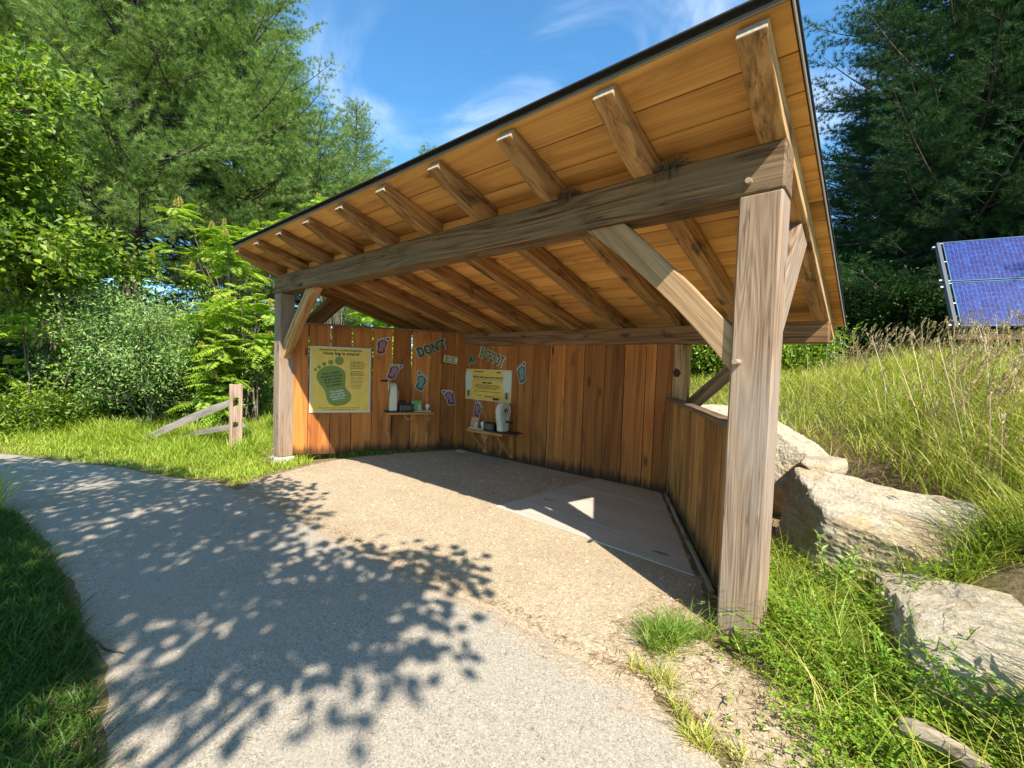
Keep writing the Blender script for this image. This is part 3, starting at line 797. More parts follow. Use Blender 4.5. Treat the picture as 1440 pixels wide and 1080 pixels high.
bep = [rect(-.105, -.05, -.085 + .02, .05), rect(-.0649, .028, -.02, .05), rect(-.0649, -.011, -.022, .011), rect(-.0649, -.05, -.02, -.028), rect(-.0199, .008, -.002, .046), rect(-.0199, -.046, -.002, -.008),
       rect(.018, -.05, .05, .05), rect(.0501, .028, .108, .05), rect(.0501, -.011, .085, .011), rect(.0501, -.05, .108, -.028), rect(-.118, .036, -.1051, .05), rect(-.118, -.05, -.1051, -.036), rect(.006, .036, .0179, .05), rect(.006, -.05, .0179, -.036)]
plate('lettering', [rot8(a) for a in bep], .001, M, M_OLIVE, t, .0054)
word('B', -5.37, 1.705, "A", .19, R(12), 1.0, M_DGREEN, M_PALEGREEN, 'small cut-out letter A just right of the wall corner', .006, .021, .010)
word('B', -4.85, 1.755, "BIGFOOT", .25, R(-18), .53, M_BGREEN, M_CREAM, 'cut-out word BIGFOOT in olive letters slanting downward on the back wall', .006, .020, .010)

# ------------------------------------------------------------------ shelves and hand-crank displays
def local(kind, s, z, out): # frame with x along wall, y OUT of the wall to the viewer, z up
    if kind == 'L':
        o = A0 + TT * s + Vector((0, 0, z)) + Vector((TT.y, -TT.x, 0)) * out
        return frame(o, TT, z=(0, 0, 1))
    return frame((s, D - out, z), (1, 0, 0), z=(0, 0, 1))
def shelf(kind, s0, s1, ztop, depth, label, br):
    M = local(kind, (s0 + s1) / 2, ztop, .0)
    t = thing('wall_shelf', label, 'shelf', M.translation, 0, 'brown plank shelves on the shelter walls')
    Ls = s1 - s0
    bm = bmesh.new(); bm_box(bm, (0, -depth / 2 - .004, -.021), (Ls, depth, .042), .004); bm_obj('shelf_board', bm, MW['shelf'], t, M)
    for b in br:
        x = b - (s0 + s1) / 2
        bm = bmesh.new(); bm_box(bm, (0, 0, 0), (.40, .045, .085), .004)
        br_ = bm_obj('bracket', bm, MW['shelf'], t, M @ frame((x, -.028, -.245), (0, 0, 1), y=(0, 1, 0)))
        bm = bmesh.new(); bm_box(bm, (0, 0, 0), (depth * 1.25, .04, .07), .004)
        bm_obj('strut', bm, MW['shelf'], br_, M @ frame((x, -depth * .50, -.235), (0, -.70, .71), y=(1, 0, 0)))
    return t
shelf('L', 1.455, 2.28, .745, .30, 'brown plank shelf on the left wall, under the dark green footprint', (1.515, 2.19))
shelf('B', -5.04, -4.20, .50, .39, 'lower brown plank shelf on the back wall, under the bulb sign', (-4.92, -4.30))

def generator(kind, s, z, out, label):
    M = local(kind, s, z, out)
    t = thing('hand_crank', label, 'hand crank', M.translation, 0, 'cream hand-crank generators on the shelves')
    # body profile in (y,z): round drum on a tapering foot; thickness along x, thicker at the foot
    prof = [(-.085, 0), (-.095, .10), (-.125, .22)]
    for k in range(15):
        a = math.pi * 1.05 - (k / 14) * math.pi * 1.1
        prof.append((.145 * math.cos(a), .345 + .145 * math.sin(a)))
    prof += [(.115, .22), (.085, .10), (.085, 0)]
    bm = bmesh.new(); ra, rb = [], []
    for y, zz in prof:
        th = .064 - .016 * zz / .5
        ra.append(bm.verts.new((-th, y, zz))); rb.append(bm.verts.new((th, y, zz)))
    n = len(prof); bm.faces.new(ra); bm.faces.new(rb[::-1])
    for i in range(n): bm.faces.new((ra[i], rb[i], rb[(i + 1) % n], ra[(i + 1) % n]))
    bmesh.ops.recalc_face_normals(bm, faces=bm.faces)
    bmesh.ops.bevel(bm, geom=[e for e in bm.edges if e.calc_face_angle(0) > .7], offset=.012, segments=3, affect='EDGES')
    bm_obj('drum_body', bm, M_PLASTIC, t, M)
    box('base_plate', (.10, 0, .006), (.50, .24, .012), M_BLACK, t, .003, M @ Matrix.Translation((0, 0, -.0115)))
    for sd in (-1, 1):
        bm = bmesh.new(); bmesh.ops.create_cone(bm, cap_ends=True, segments=28, radius1=.118, radius2=.112, depth=.010)
        bm_obj('drum_face', bm, M_PLASTIC2, t, M @ frame((sd * .054, 0, .345), (0, 1, 0), y=(0, 0, 1)))
        bm = bmesh.new(); bmesh.ops.create_cone(bm, cap_ends=True, segments=20, radius1=.042, radius2=.036, depth=.018)
        bm_obj('hub', bm, M_BLACK, t, M @ frame((sd * .062, 0, .345), (0, 1, 0), y=(0, 0, 1)))
        arm = bmesh.new(); bm_box(arm, (0, 0, 0), (.012, .020, .20), .003)
        a_ = bm_obj('crank_arm', arm, M_STEEL, t, M @ Matrix.Translation((sd * .083, -.02, .345 - sd * .088)) @ Matrix.Rotation(R(4 * sd), 4, 'Y'))
        bm = bmesh.new(); bmesh.ops.create_cone(bm, cap_ends=True, segments=14, radius1=.018, radius2=.021, depth=.125)
        bm_obj('grip', bm, M_BLACK, a_, M @ frame((sd * .155, -.02, .345 - sd * .178), (0, 1, 0), y=(0, 0, 1)))
    return t
def meter(kind, s, z, out, label):
    M = local(kind, s, z, out)
    t = thing('meter_box', label, 'meter', M.translation, 0, 'black meter boxes on the shelves')
    bm = bmesh.new(); bm_box(bm, (0, 0, .067), (.25, .14, .134), .008); bm_obj('case', bm, M_BLACK, t, M)
    bm = bmesh.new(); bm_box(bm, (.01, -.0715, .07), (.15, .005, .085), .001); bm_obj('screen', bm, M_SCREEN, t, M)
    bm = bmesh.new()
    for zz in (.035, .07, .105): bm_box(bm, (-.10, -.0725, zz), (.018, .006, .014), .001)
    bm_obj('buttons', bm, M_GREYPRINT, t, M)
def display(kind, s, z, out, photo, label):
    M = local(kind, s, z, out)
    t = thing('bulb_display', label, 'display', M.translation, 0, 'bulb displays on the shelves')
    bm = bmesh.new(); bm_box(bm, (.05, 0, .008), (.34, .13, .016), .002); bm_obj('base_strip', bm, M_CREAM, t, M)
    MM = M @ Matrix.Translation((-.03, -.02, .016)) @ Matrix.Rotation(R(-12), 4, 'X')
    bm = bmesh.new(); bm_box(bm, (0, 0, .09), (.185, .008, .18), .001); bm_obj('photo_card', bm, photo, t, MM)
    bm = bmesh.new(); bm_box(bm, (.045, -.006, .055), (.06, .004, .09), .001); bm_obj('photo_inset', bm, M_PALEGREEN, t, MM)
    pr = [(.0, .016), (.018, .018), (.018, .05), (.022, .056), (.034, .085), (.037, .105), (.030, .128), (.014, .141), (.0, .144)]
    bm = bmesh.new(); seg = 16; rings = []
    for r_, zz in pr: rings.append([bm.verts.new((.165 + r_ * math.cos(2 * math.pi * k / seg), r_ * math.sin(2 * math.pi * k / seg), zz)) for k in range(seg)])
    for a, b in zip(rings[:-1], rings[1:]):
        for k in range(seg): bm.faces.new((a[k], a[(k + 1) % seg], b[(k + 1) % seg], b[k]))
    bmesh.ops.remove_doubles(bm, verts=bm.verts, dist=1e-5)
    bm_obj('bulb', bm, M_BULB, t, M, smooth=True)
generator('L', 1.575, .765, .17, 'cream hand-crank generator seen edge-on at the left end of the left-wall shelf')
meter('L', 1.80, .747, .17, 'black meter box beside the edge-on crank, left of the green photo')
display('L', 2.02, .747, .16, M_PHOTO1, 'green photo card and small white bulb at the right end of the left-wall shelf')
generator('B', -4.35, .52, .21, 'cream hand-crank generator with round drum on the lower back-wall shelf')
meter('B', -4.60, .502, .23, 'black meter box in the middle of the lower back-wall shelf')
display('B', -4.93, .502, .27, M_PHOTO2, 'orange photo card and bulb at the left end of the lower shelf')
# shelf cable loops
for kind, s, z, out, lab in (('L', 1.83, .70, .27, 'thin pale cable loop hanging under the left-wall shelf'), ('B', -4.62, .455, .36, 'thin pale cable loop hanging under the lower back-wall shelf')):
    M = local(kind, s, z, out); tb = Tubes()
    a = np.linspace(0, 1, 14)
    P = np.stack([-.07 + .16 * a, 0 * a, -.10 * np.sin(a * np.pi) ** .7 + .03 * a], 1)
    P = np.array([list(M @ Vector(p)) for p in P]); tb.add(P, .004, 6)
    tag(tb.build('cable', M_PLASTIC), lab, 'cable')

# bird nests on the front beam
def nest(x, n, w, label):
    r = np.random.default_rng(int(abs(x) * 100))
    P = np.stack([r.normal(0, w * .4, n), r.normal(0, .03, n), np.abs(r.normal(0, .022, n))], 1)
    hang = r.random(n) < .07
    D_ = r.normal(0, 1, (n, 3)) * np.array([1, .6, .22]); D_[hang] = np.array([0, -.25, -1]) + r.normal(0, .2, (hang.sum(), 3))
    P[hang, 1] -= .035
    V, Fc = leaves(P, D_, r.normal(0, 1, (n, 3)), r.uniform(.025, .075, n) + hang * .05, .005)
    o = mesh_np('bird_nest', V, Fc, M_STRAW, rnd=np.repeat(r.random(n), 4), M=Matrix.Translation((x, .04, TOPB + .008)))
    tag(o, label, 'nest')
nest(-.66, 900, .10, 'straggly straw bird nest on the beam beside the second rafter from the right')
nest(-1.47, 600, .08, 'small dark straw nest on the beam beside the third rafter from the right')

# ------------------------------------------------------------------ boulders, log, fence, solar array
def boulder(name, loc, size, rz, seed, planes, label, rough=.05, sub=6, extra=8):
    bm = bmesh.new(); bmesh.ops.create_icosphere(bm, subdivisions=sub, radius=1)
    rr = random.Random(seed)
    pl = [(Vector(a).normalized(), d) for a, d in planes]
    for _ in range(extra):
        v = Vector((rr.gauss(0, 1), rr.gauss(0, 1), rr.gauss(0, .5))).normalized(); pl.append((v, rr.uniform(.80, 1.0)))
    off = Vector((seed * 3.7, seed * 1.3, 0)); bed = Vector((.15, -.3, 1)).normalized()
    for v in bm.verts:
        n = v.co.normalized(); a_ = math.exp(-40 * 1.3)
        for p, d in pl:
            c = n.dot(p)
            if c > .05: a_ += math.exp(-40 * min(3, d / c))
        q = n * (-math.log(a_) / 40 + .02)
        k = q.dot(bed) * 7 + mnoise.noise(q * 1.7 + off) * 1.2
        step_ = (k - math.floor(k)); strata = (step_ ** 3) * (1 - abs(n.dot(bed)))
        cr = abs(mnoise.noise(q * 1.6 + off * 2)); crack = -max(0, .07 - cr) * 1.3
        f = mnoise.fractal(q * 1.8 + off, .9, 2.2, 3) * rough * .9 + mnoise.fractal(q * 14 + off, .5, 2.1, 4) * rough * .30 + strata * rough * .7 + crack * rough * 4
        q = q * (1 + f)
        v.co = Vector((q.x * size[0], q.y * size[1], q.z * size[2]))
    o = bm_obj(name, bm, M_ROCK, None, Matrix.Translation(loc) @ Matrix.Rotation(rz, 4, 'Z'))
    return tag(o, label, 'boulder', 'boulders along the grassy bank')
boulder('boulder', (.44, 1.62, .26), (.72, .60, .52), R(-18), 3, [((.22, -.30, .92), .74), ((-.75, -.70, .12), .70), ((.2, -1, -.05), .86), ((-1, .1, .1), .9)], 'largest pale boulder with a flat sloping top right of the front post')
boulder('boulder', (1.18, .46, .07), (.70, .66, .42), R(12), 5, [((.10, -.14, .98), .78), ((-1, -.05, .10), .84), ((-.1, -1, .2), .88)], 'long low boulder nearest the camera at the right edge')
boulder('boulder', (-.34, 3.05, .55), (.42, .45, .48), R(10), 8, [((.45, -.15, .85), .70), ((-.2, -1, .25), .74)], 'grey craggy boulder right behind the front post')
boulder('boulder', (.03, 2.66, .70), (.15, .26, .10), R(-30), 12, [((0, 0, 1), .6)], 'small orange-brown rock slab lying between the two larger boulders', .04, 5)
boulder('boulder', (-1.30, 4.25, .72), (.60, .45, .42), R(35), 15, [((0, -.2, .95), .7)], 'white rock seen through the opening above the right wall')
boulder('boulder', (-.12, 2.42, .52), (.10, .10, .08), R(0), 17, [], 'small pale stone at the foot of the craggy boulder', .05, 5)
boulder('boulder', (-5.40, 2.60, -.03), (.12, .08, .055), R(20), 19, [], 'small dark stone in the corner where the left and back walls meet', .05, 5)
# weathered log in the weeds
t_ = np.linspace(0, 1, 26)
lx = np.stack([.46 + 1.1 * t_, -.36 - .55 * t_ + .03 * np.sin(t_ * 9), .17 + .02 * np.sin(t_ * 14) + .03 * t_], 1)
lx = lx + np.array([.16, 0, -.06]); tb = Tubes(); tb.add(lx, .034 + .006 * np.sin(t_ * 17) + .006 * np.sin(t_ * 41), 7)
lg = tb.build('log', MW['log'], smooth=False); tag(lg, 'weathered grey log lying in the weeds at the lower right corner', 'log')

fen = thing('rail_fence', 'broken split-rail fence with one tan post in the roadside grass', 'fence', (-8.375, -.175, 0))
fx = Vector((.293, .956, 0)).normalized(); fo = Vector((-8.375, -.175, 0))
fw, ft = .205, .10
# post: face looks to the path; two mortised holes left open
FM = frame(fo, fx, z=(0, 0, 1))
zs = [(-.3, .30), (.40, .70), (.83, 1.125)]
bm = bmesh.new()
bm_box(bm, (-.072, 0, .41), (.061, ft, 1.43), .006); bm_box(bm, (.072, 0, .41), (.061, ft, 1.43), .006)
for a, b in ((-.3, .34), (.44, .72), (.88, 1.118)): bm_box(bm, (0, 0, (a + b) / 2), (.085, ft - .006, b - a), .004)
me = bpy.data.meshes.new('post'); 
for v in bm.verts:
    pass
o = bm_obj('post', bm, MW['fencepost'], fen, FM @ Matrix.Identity(4))
def rail(pts, w, h, seedv):
    r = random.Random(seedv); bm = bmesh.new(); n = 16; rings = []
    P = [Vector(p) for p in pts]; L = (P[-1] - P[0]).length
    M = frame(P[0], P[-1] - P[0], z=(0, 0, 1)); Mi = M.inverted(); Q = [Mi @ p for p in P]
    for i in range(n + 1):
        t = i / n; x = L * t
        zz = sum(0 for _ in ()) + (Q[1].z * 4 * t * (1 - t) if len(Q) == 3 else 0)
        s = .75 + .25 * min(1, t * 6) * min(1, (1 - t) * 6) + r.uniform(-.05, .05)
        rings.append([bm.verts.new((x, a * w / 2 * s + r.uniform(-.004, .004), zz + b * h / 2 * s + r.uniform(-.004, .004))) for a, b in ((-1, -.8), (1, -1), (.8, 1), (-1, .9))])
    for a, b in zip(rings[:-1], rings[1:]):
        for k in range(4): bm.faces.new((a[k], a[(k + 1) % 4], b[(k + 1) % 4], b[k]))
    bm.faces.new(rings[0][::-1]); bm.faces.new(rings[-1])
    bmesh.ops.recalc_face_normals(bm, faces=bm.faces)
    return bm_obj('rail', bm, MW['fence'], fen, M)
rail([(-8.42, -.21, .80), (-9.2, -.7, .44), (-10.15, -1.22, -.06)], .07, .135, 2)
rail([(-8.28, -.05, .375), (-9.1, -.5, .20), (-10.0, -.92, -.08)], .07, .10, 4)

# solar array
E_ = Vector((.978, .208, 0)).normalized(); SU = Vector((-.116, .547, .829)).normalized()
B0 = Vector((1.68, 11.417, 2.861)); MSOL = frame(B0, E_, y=SU)
def m_solar():
    m, nt = newmat('polycrystalline_solar_cells'); g = G(nt)
    tc = g.n('ShaderNodeTexCoord').outputs['Object']
    v = g.n('ShaderNodeTexVoronoi', Scale=26.0); nt.links.new(tc, v.inputs['Vector'])
    gr = g.n('ShaderNodeSeparateColor', Color=v.outputs['Color']).outputs[0]
    big = g.noise(tc, 3.2, 3, .5)
    c = g.ramp(g.math('ADD', g.math('MULTIPLY', gr, .55), g.math('MULTIPLY', big, .5)), [(.1, (.014, .011, .075)), (.5, (.022, .026, .16)), (.8, (.022, .065, .26)), (1., (.05, .21, .40))])
    sep = g.n('ShaderNodeSeparateXYZ', Vector=tc)
    def lines(ax, per, w):
        f = g.math('FRACT', g.math('MULTIPLY', sep.outputs[ax], 1 / per)); return g.math('LESS_THAN', f, w)
    c = g.mix(g.math('MULTIPLY', lines(0, .078, .05), .7), c, (.24, .23, .29))
    c = g.mix(g.math('MULTIPLY', lines(1, .156, .02), .4), c, (.15, .18, .36))
    g.out(g.bsdf(c, .25, None, .5)); return m
M_SOLAR = m_solar()
M_SIDE = flatmat('dull_grey_rail', (.10, .11, .13), .6)
sol = thing('solar_array', 'tilted blue solar panels on a timber rack above the tall meadow grass', 'solar panel', (B0.x, B0.y, hz(B0.x, B0.y)))
M_FRAME = flatmat('blue_anodised_frame', (.07, .15, .22), .4, .4, .3)
for r_ in (0, 1):
    y0 = r_ * 1.405
    for c_ in (0, 1):
        x0 = c_ * 2.25
        pn = box('panel', (x0 + 1.12, y0 + .70, .0), (2.16, 1.33, .03), M_SOLAR, sol, .002, MSOL)
        bm = bmesh.new()
        for q in (((x0 + 1.12), y0 + .024, 2.24, .022), ((x0 + 1.12), y0 + 1.376, 2.24, .022)): bm_box(bm, (q[0], q[1], -.002), (q[2], q[3], .05), .002)
        for xx in (x0 + .026, x0 + 2.214): bm_box(bm, (xx, y0 + .70, -.004), (.022, 1.326, .046), .002)
        bm_obj('frame', bm, M_FRAME, pn, MSOL)
bm = bmesh.new()
for y in (.10, 1.3, 1.52, 2.7): bm_box(bm, (2.2, y, -.062), (4.75, .05, .06), .003)
bm_obj('mounting_rails', bm, M_STEEL, sol, MSOL)
bm = bmesh.new(); bm_box(bm, (-.06, 1.4, -.06), (.07, 2.8, .16), .004); bm_obj('side_rail', bm, M_SIDE, sol, MSOL)
bm = bmesh.new()
for y in (.08, .72, 1.36, 1.44, 2.1, 2.76): bm_box(bm, (-.03, y, .0), (.10, .035, .03), .003)
bm_obj('clamps', bm, M_STEEL, sol, MSOL)
timber('rack_beam', B0 + Vector((-.05, .16, -.17)), B0 + E_ * 4.6 + Vector((0, .16, -.17)), .14, .22, MW['beam'], sol)
for k in (.5, 2.2, 3.9):
    p = B0 + E_ * k
    timber('leg', p + Vector((0, .16, -.28)), (p.x, p.y + .16, hz(p.x, p.y) - .1), .14, .14, MW['beam'], sol, up=(0, 1, 0))
    pt = B0 + E_ * k + SU * 2.6
    timber('leg', pt + Vector((0, .05, -.12)), (pt.x, pt.y + .05, hz(pt.x, pt.y) - .1), .14, .14, MW['beam'], sol, up=(0, 1, 0))

# stick on the asphalt edge
tb = Tubes(); t_ = np.linspace(0, 1, 8)
tb.add(np.stack([-2.72 + .24 * t_, -2.60 + .11 * t_ + .012 * np.sin(t_ * 8), .03 + .012 * np.sin(t_ * 5)], 1), .010 - .006 * t_, 6)
tag(tb.build('stick', BARK), 'dark broken stick lying on the path by the lawn edge', 'stick')

# ------------------------------------------------------------------ plants
def rvec(r, n): return norm(r.normal(0, 1, (n, 3)))

def pine_parts(H, rad, seed, z0=.18, dens=1.0, nl=.18, nper=20, nw=.011, whorl=.46, dead=True):
    r = np.random.default_rng(seed); tb = Tubes()
    tz = np.linspace(0, 1, 18); bend = r.normal(0, .25, 2)
    tr = np.stack([bend[0] * tz ** 2, bend[1] * tz ** 2, tz * H], 1)
    r0 = .011 * H + .05
    tb.add(tr, r0 * (1 - tz) ** .8 + .015, 9)
    TP, TD = [], []
    z = H * z0
    while z < H * .985:
        f = (z / H - z0) / (1 - z0)
        nb = int(r.integers(4, 7))
        a0 = r.uniform(0, 6.28)
        for b in range(nb):
            az = a0 + b * 6.283 / nb + r.normal(0, .25)
            prof = (1 - f) ** .75 * (.55 + .45 * min(1, f * 4 + .35))
            L = rad * prof * r.uniform(.6, 1.12) + .25
            el = -.12 + .75 * f + r.normal(0, .10)
            n = max(5, int(L / .22)); s = np.linspace(0, 1, n)
            d = np.array([math.cos(az), math.sin(az), 0])
            P = np.array([bend[0] * (z / H) ** 2, bend[1] * (z / H) ** 2, z + r.uniform(-.12, .12)]) + d * (L * s * math.cos(el))[:, None]
            P[:, 2] += L * (math.sin(el) * s - .16 * s * (1 - s) * 1.3 + .16 * s ** 3)
            side = np.array([-d[1], d[0], 0]); P += side * (r.normal(0, .08) * L * s ** 2)[:, None]
            tb.add(P, np.linspace(.018 + .008 * L, .006, n), 5)
            start = .28 if f < .25 else .12
            for k in range(n):
                if s[k] < start: continue
                for sg in (-1, 1):
                    if r.random() > .92 * dens: continue
                    bl = L * .34 * (1.15 - s[k]) + .18
                    dd = norm(d * .75 + side * sg * .8 + np.array([0, 0, r.normal(.12, .18)]))
                    m = max(2, int(bl / .13))
                    q = np.linspace(.25, 1, m)
                    pts = P[k] + dd * (bl * q)[:, None] + np.array([0, 0, 1.]) * (.10 * bl * q ** 2)[:, None] + r.normal(0, .025, (m, 3))
                    TP.append(pts); TD.append(np.repeat((dd * .8 + np.array([0, 0, .45]))[None], m, 0) + r.normal(0, .25, (m, 3)))
                    if bl > .45 and k % 2 == 0: tb.add(np.stack([P[k], pts[-1]]), [.006, .003], 3)
            TP.append(P[-1:]); TD.append((d + np.array([0, 0, .5]))[None])
        if dead and f < .3:
            for _ in range(5):
                az = r.uniform(0, 6.28); L = r.uniform(.5, 1.8); zz = z - r.uniform(0, whorl)
                s = np.linspace(0, 1, 5); d = np.array([math.cos(az), math.sin(az), 0])
                P = np.array([0, 0, zz]) + d * (L * s)[:, None]; P[:, 2] += -.12 * L * s ** 2 + r.normal(0, .03, 5)
                tb.add(P, np.linspace(.016, .004, 5), 4)
        z += whorl * (1 - .35 * f) * r.uniform(.8, 1.2)
    TP = np.concatenate(TP); TD = norm(np.concatenate(TD)); n = len(TP)
    idx = np.repeat(np.arange(n), nper)
    Dn = norm(TD[idx] * .85 + rvec(r, len(idx)) * .75)
    Ln = nl * r.uniform(.7, 1.15, len(idx))
    # needles: thin triangles
    S_ = norm(np.cross(Dn, rvec(r, len(idx)))) * nw * .5
    base = TP[idx] + r.normal(0, .018, (len(idx), 3))
    V = np.stack([base - S_, base + S_, base + Dn * Ln[:, None]], 1).reshape(-1, 3)
    Fc = np.arange(len(idx) * 3).reshape(-1, 3)
    tuft = r.random(n) * .7
    rnd = np.repeat(np.clip(tuft[idx] + r.random(len(idx)) * .3, 0, 1), 3)
    return tb, V, Fc, rnd
def pine(loc, H, rad, seed, mat, label, group, rz=0, **kw):
    t = thing('pine_tree', label, 'tree', (loc[0], loc[1], hz(loc[0], loc[1]) - .1), rz, group)
    tb, V, Fc, rnd = pine_parts(H, rad, seed, **kw)
    M = WM[t.name]
    tb.build('trunk', BARK, t, M=M); mesh_np('crown', V, Fc, mat, t, rnd=rnd, M=M)
    return t

def branchy(seed, stems, H, spread, levels=3, kids=(4, 6), r0=.05, lift=.25, droop=0.0, start=.35):
    """returns tubes, twig points, twig dirs"""
    r = np.random.default_rng(seed); tb = Tubes(); TP, TD = [], []
    def grow(p, d, L, rad, lv):
        n = 6; s = np.linspace(0, 1, n)
        d2 = norm(d + r.normal(0, .22, 3) + np.array([0, 0, lift - droop * (levels - lv)]))
        P = p + d * (L * s * (1 - s * .5))[:, None] + d2 * (L * s * s * .5)[:, None]
        tb.add(P, np.linspace(rad, rad * .45, n), 6 if lv > 1 else 4)
        if lv == 0:
            TP.append(P[1:]); TD.append(np.repeat(d2[None], n - 1, 0)); return
        if lv <= 1: TP.append(P[3:]); TD.append(np.repeat(d2[None], 3, 0))
        for k in range(int(r.integers(*kids))):
            t = r.uniform(start, 1); q = p + (P[-1] - p) * t
            i = min(n - 1, int(t * (n - 1))); q = P[i]
            nd = norm(d2 * .75 + rvec(r, 1)[0] * spread)
            grow(q, nd, L * r.uniform(.5, .72), rad * .5, lv - 1)
    for (b, d, L) in stems: grow(np.array(b, float), norm(np.array(d, float)), L, r0, levels)
    return tb, np.concatenate(TP), np.concatenate(TD), r
def broadleaf(name, loc, seed, stems, H, mat, label, cat, group, Lf, Wf, per, spread=.75, levels=3, kids=(4, 6), r0=.05, jit=.12, barkm=None, lift=.25, filt=None, up=.6, dup=None):
    t = thing(name, label, cat, (loc[0], loc[1], hz(loc[0], loc[1]) - .03), 0, group)
    tb, TP, TD, r = branchy(seed, stems, H, spread, levels, kids, r0, lift)
    idx = np.repeat(np.arange(len(TP)), per)
    P = TP[idx] + r.normal(0, jit, (len(idx), 3))
    keep = P[:, 2] > .03
    P = P[keep]; idx = idx[keep]; n = len(P)
    Dv = norm(TD[idx] * .5 + rvec(r, n) * .9 + np.array([0, 0, -.15]))
    Uv = norm(np.array([.25, -.15, up]) + rvec(r, n) * .6)
    V, Fc = leaves(P, Dv, Uv, Lf * r.uniform(.6, 1.2, n), Wf * r.uniform(.7, 1.2, n))
    M = WM[t.name]
    if stems[0][0][2] > 1: tb.add(np.array([[.1, 0, 0], [.05, .03, 1.], [-.02, .02, 2.], [0, 0, 3.]]), [.13, .11, .10, .09], 9)
    tb.build('trunk', barkm or BARK2, t, M=M)
    mesh_np('crown', V, Fc, mat, t, rnd=np.repeat(r.random(n), 4), M=M)
    return t

def sumac(loc, seed, tips, label, dead=False, fr=.55):
    """tips: list of rosette points relative to loc"""
    r = np.random.default_rng(seed)
    t = thing('sumac', label, 'shrub', (loc[0], loc[1], hz(loc[0], loc[1]) - .05), 0, 'sumac shrubs at the wood edge')
    M = WM[t.name]; tb = Tubes(); LP, LD, LU, LL_, LW = [], [], [], [], []; CP, CD, CR = [], [], []
    for tip in tips:
        tip = np.array(tip, float); base = np.array([r.normal(0, .25), r.normal(0, .25), 0])
        s = np.linspace(0, 1, 8)
        P = base + (tip - base) * np.stack([s ** 1.5, s ** 1.5, s], 1) + r.normal(0, .03, (8, 3)) * s[:, None]
        tb.add(P, np.linspace(.022, .010, 8), 5)
        for k in range(int(r.integers(9, 14))):
            az = r.uniform(0, 6.28); el = r.uniform(-.25, .9)
            d = np.array([math.cos(az) * math.cos(el), math.sin(az) * math.cos(el), math.sin(el)])
            L = fr * r.uniform(.75, 1.15); m = 12; q = np.linspace(.12, 1, m)
            rp = tip - np.array([0, 0, r.uniform(0, .3)]) + d * (L * q)[:, None]; rp[:, 2] -= .42 * L * q ** 2
            tan = norm(np.gradient(rp, axis=0)); sd = norm(np.cross(tan, [0, 0, 1.])); up = np.cross(sd, tan)
            tb.add(rp[::3], .004, 3)
            ll = L * .27 * (np.sin(np.pi * (.12 + .86 * q)) ** .6) + .02
            for sg in (-1, 1):
                LP.append(rp); LD.append(sd * sg * .9 + tan * .45 - up * .18 + r.normal(0, .06, (m, 3))); LU.append(up); LL_.append(ll); LW.append(ll * .30)
            LP.append(rp[-1:]); LD.append(tan[-1:]); LU.append(up[-1:]); LL_.append(ll[-1:] + .03); LW.append(ll[-1:] * .35)
        if r.random() < .5:
            n = 150; h = r.random(n); hh = r.uniform(.10, .22)
            a = r.uniform(0, 6.28, n); rr = (.050 * (1 - h) ** .7 + .010) * r.random(n) ** .4
            o = np.stack([np.cos(a), np.sin(a), 0 * a], 1)
            CP.append(tip + np.array([0, 0, .02]) + o * rr[:, None] + np.array([0, 0, 1.]) * (h * hh)[:, None]); CD.append(o + np.array([0, 0, .8])); CR.append(r.random(n))
    LP, LD, LU = (np.concatenate(a) for a in (LP, LD, LU))
    V, Fc = leaves(LP, LD, LU, np.concatenate(LL_), np.concatenate(LW), .12)
    tb.build('trunk', BARK2, t, M=M)
    mesh_np('crown', V, Fc, M_SUMAC, t, rnd=np.repeat(np.clip(r.normal(.5, .22, len(LP)), 0, 1), 4), M=M)
    if CP:
        CP, CD, CR = np.concatenate(CP), np.concatenate(CD), np.concatenate(CR)
        V, Fc = leaves(CP, CD, rvec(r, len(CP)), .034, .02)
        mesh_np('flower_cones', V, Fc, M_FLOWER, t, rnd=np.repeat(CR, 4), M=M)
    if dead:
        n = 150; P = np.array(dead) + r.normal(0, 1, (n, 3)) * np.array([.16, .16, .17])
        V, Fc = leaves(P, norm(r.normal(0, .35, (n, 3)) + np.array([0, 0, -1.])), rvec(r, n), .16, .035)
        mesh_np('withered_leaves', V, Fc, M_DEADLEAF, t, rnd=np.repeat(r.random(n), 4), M=M)
    return t
def tipset(seed, n, cx, cy, rx, ry, z0, z1):
    r = np.random.default_rng(seed)
    return [(cx + rx * math.sqrt(a) * math.cos(b), cy + ry * math.sqrt(a) * math.sin(b), c) for a, b, c in zip(r.random(n), r.uniform(0, 6.28, n), r.uniform(z0, z1, n))]

# pines, left, sunlit
gp = 'tall white pines behind the sumacs on the left'
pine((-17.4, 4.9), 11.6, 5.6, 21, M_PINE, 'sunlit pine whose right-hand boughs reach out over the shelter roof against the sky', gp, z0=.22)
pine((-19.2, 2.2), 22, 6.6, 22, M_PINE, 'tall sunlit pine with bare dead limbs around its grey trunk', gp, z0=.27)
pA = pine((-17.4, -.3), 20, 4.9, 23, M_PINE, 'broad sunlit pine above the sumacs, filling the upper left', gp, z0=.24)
pine((-19.5, -3.8), 21, 5.4, 24, M_PINE, 'sunlit pine at the top left corner behind the broadleaf tree', gp, z0=.12)
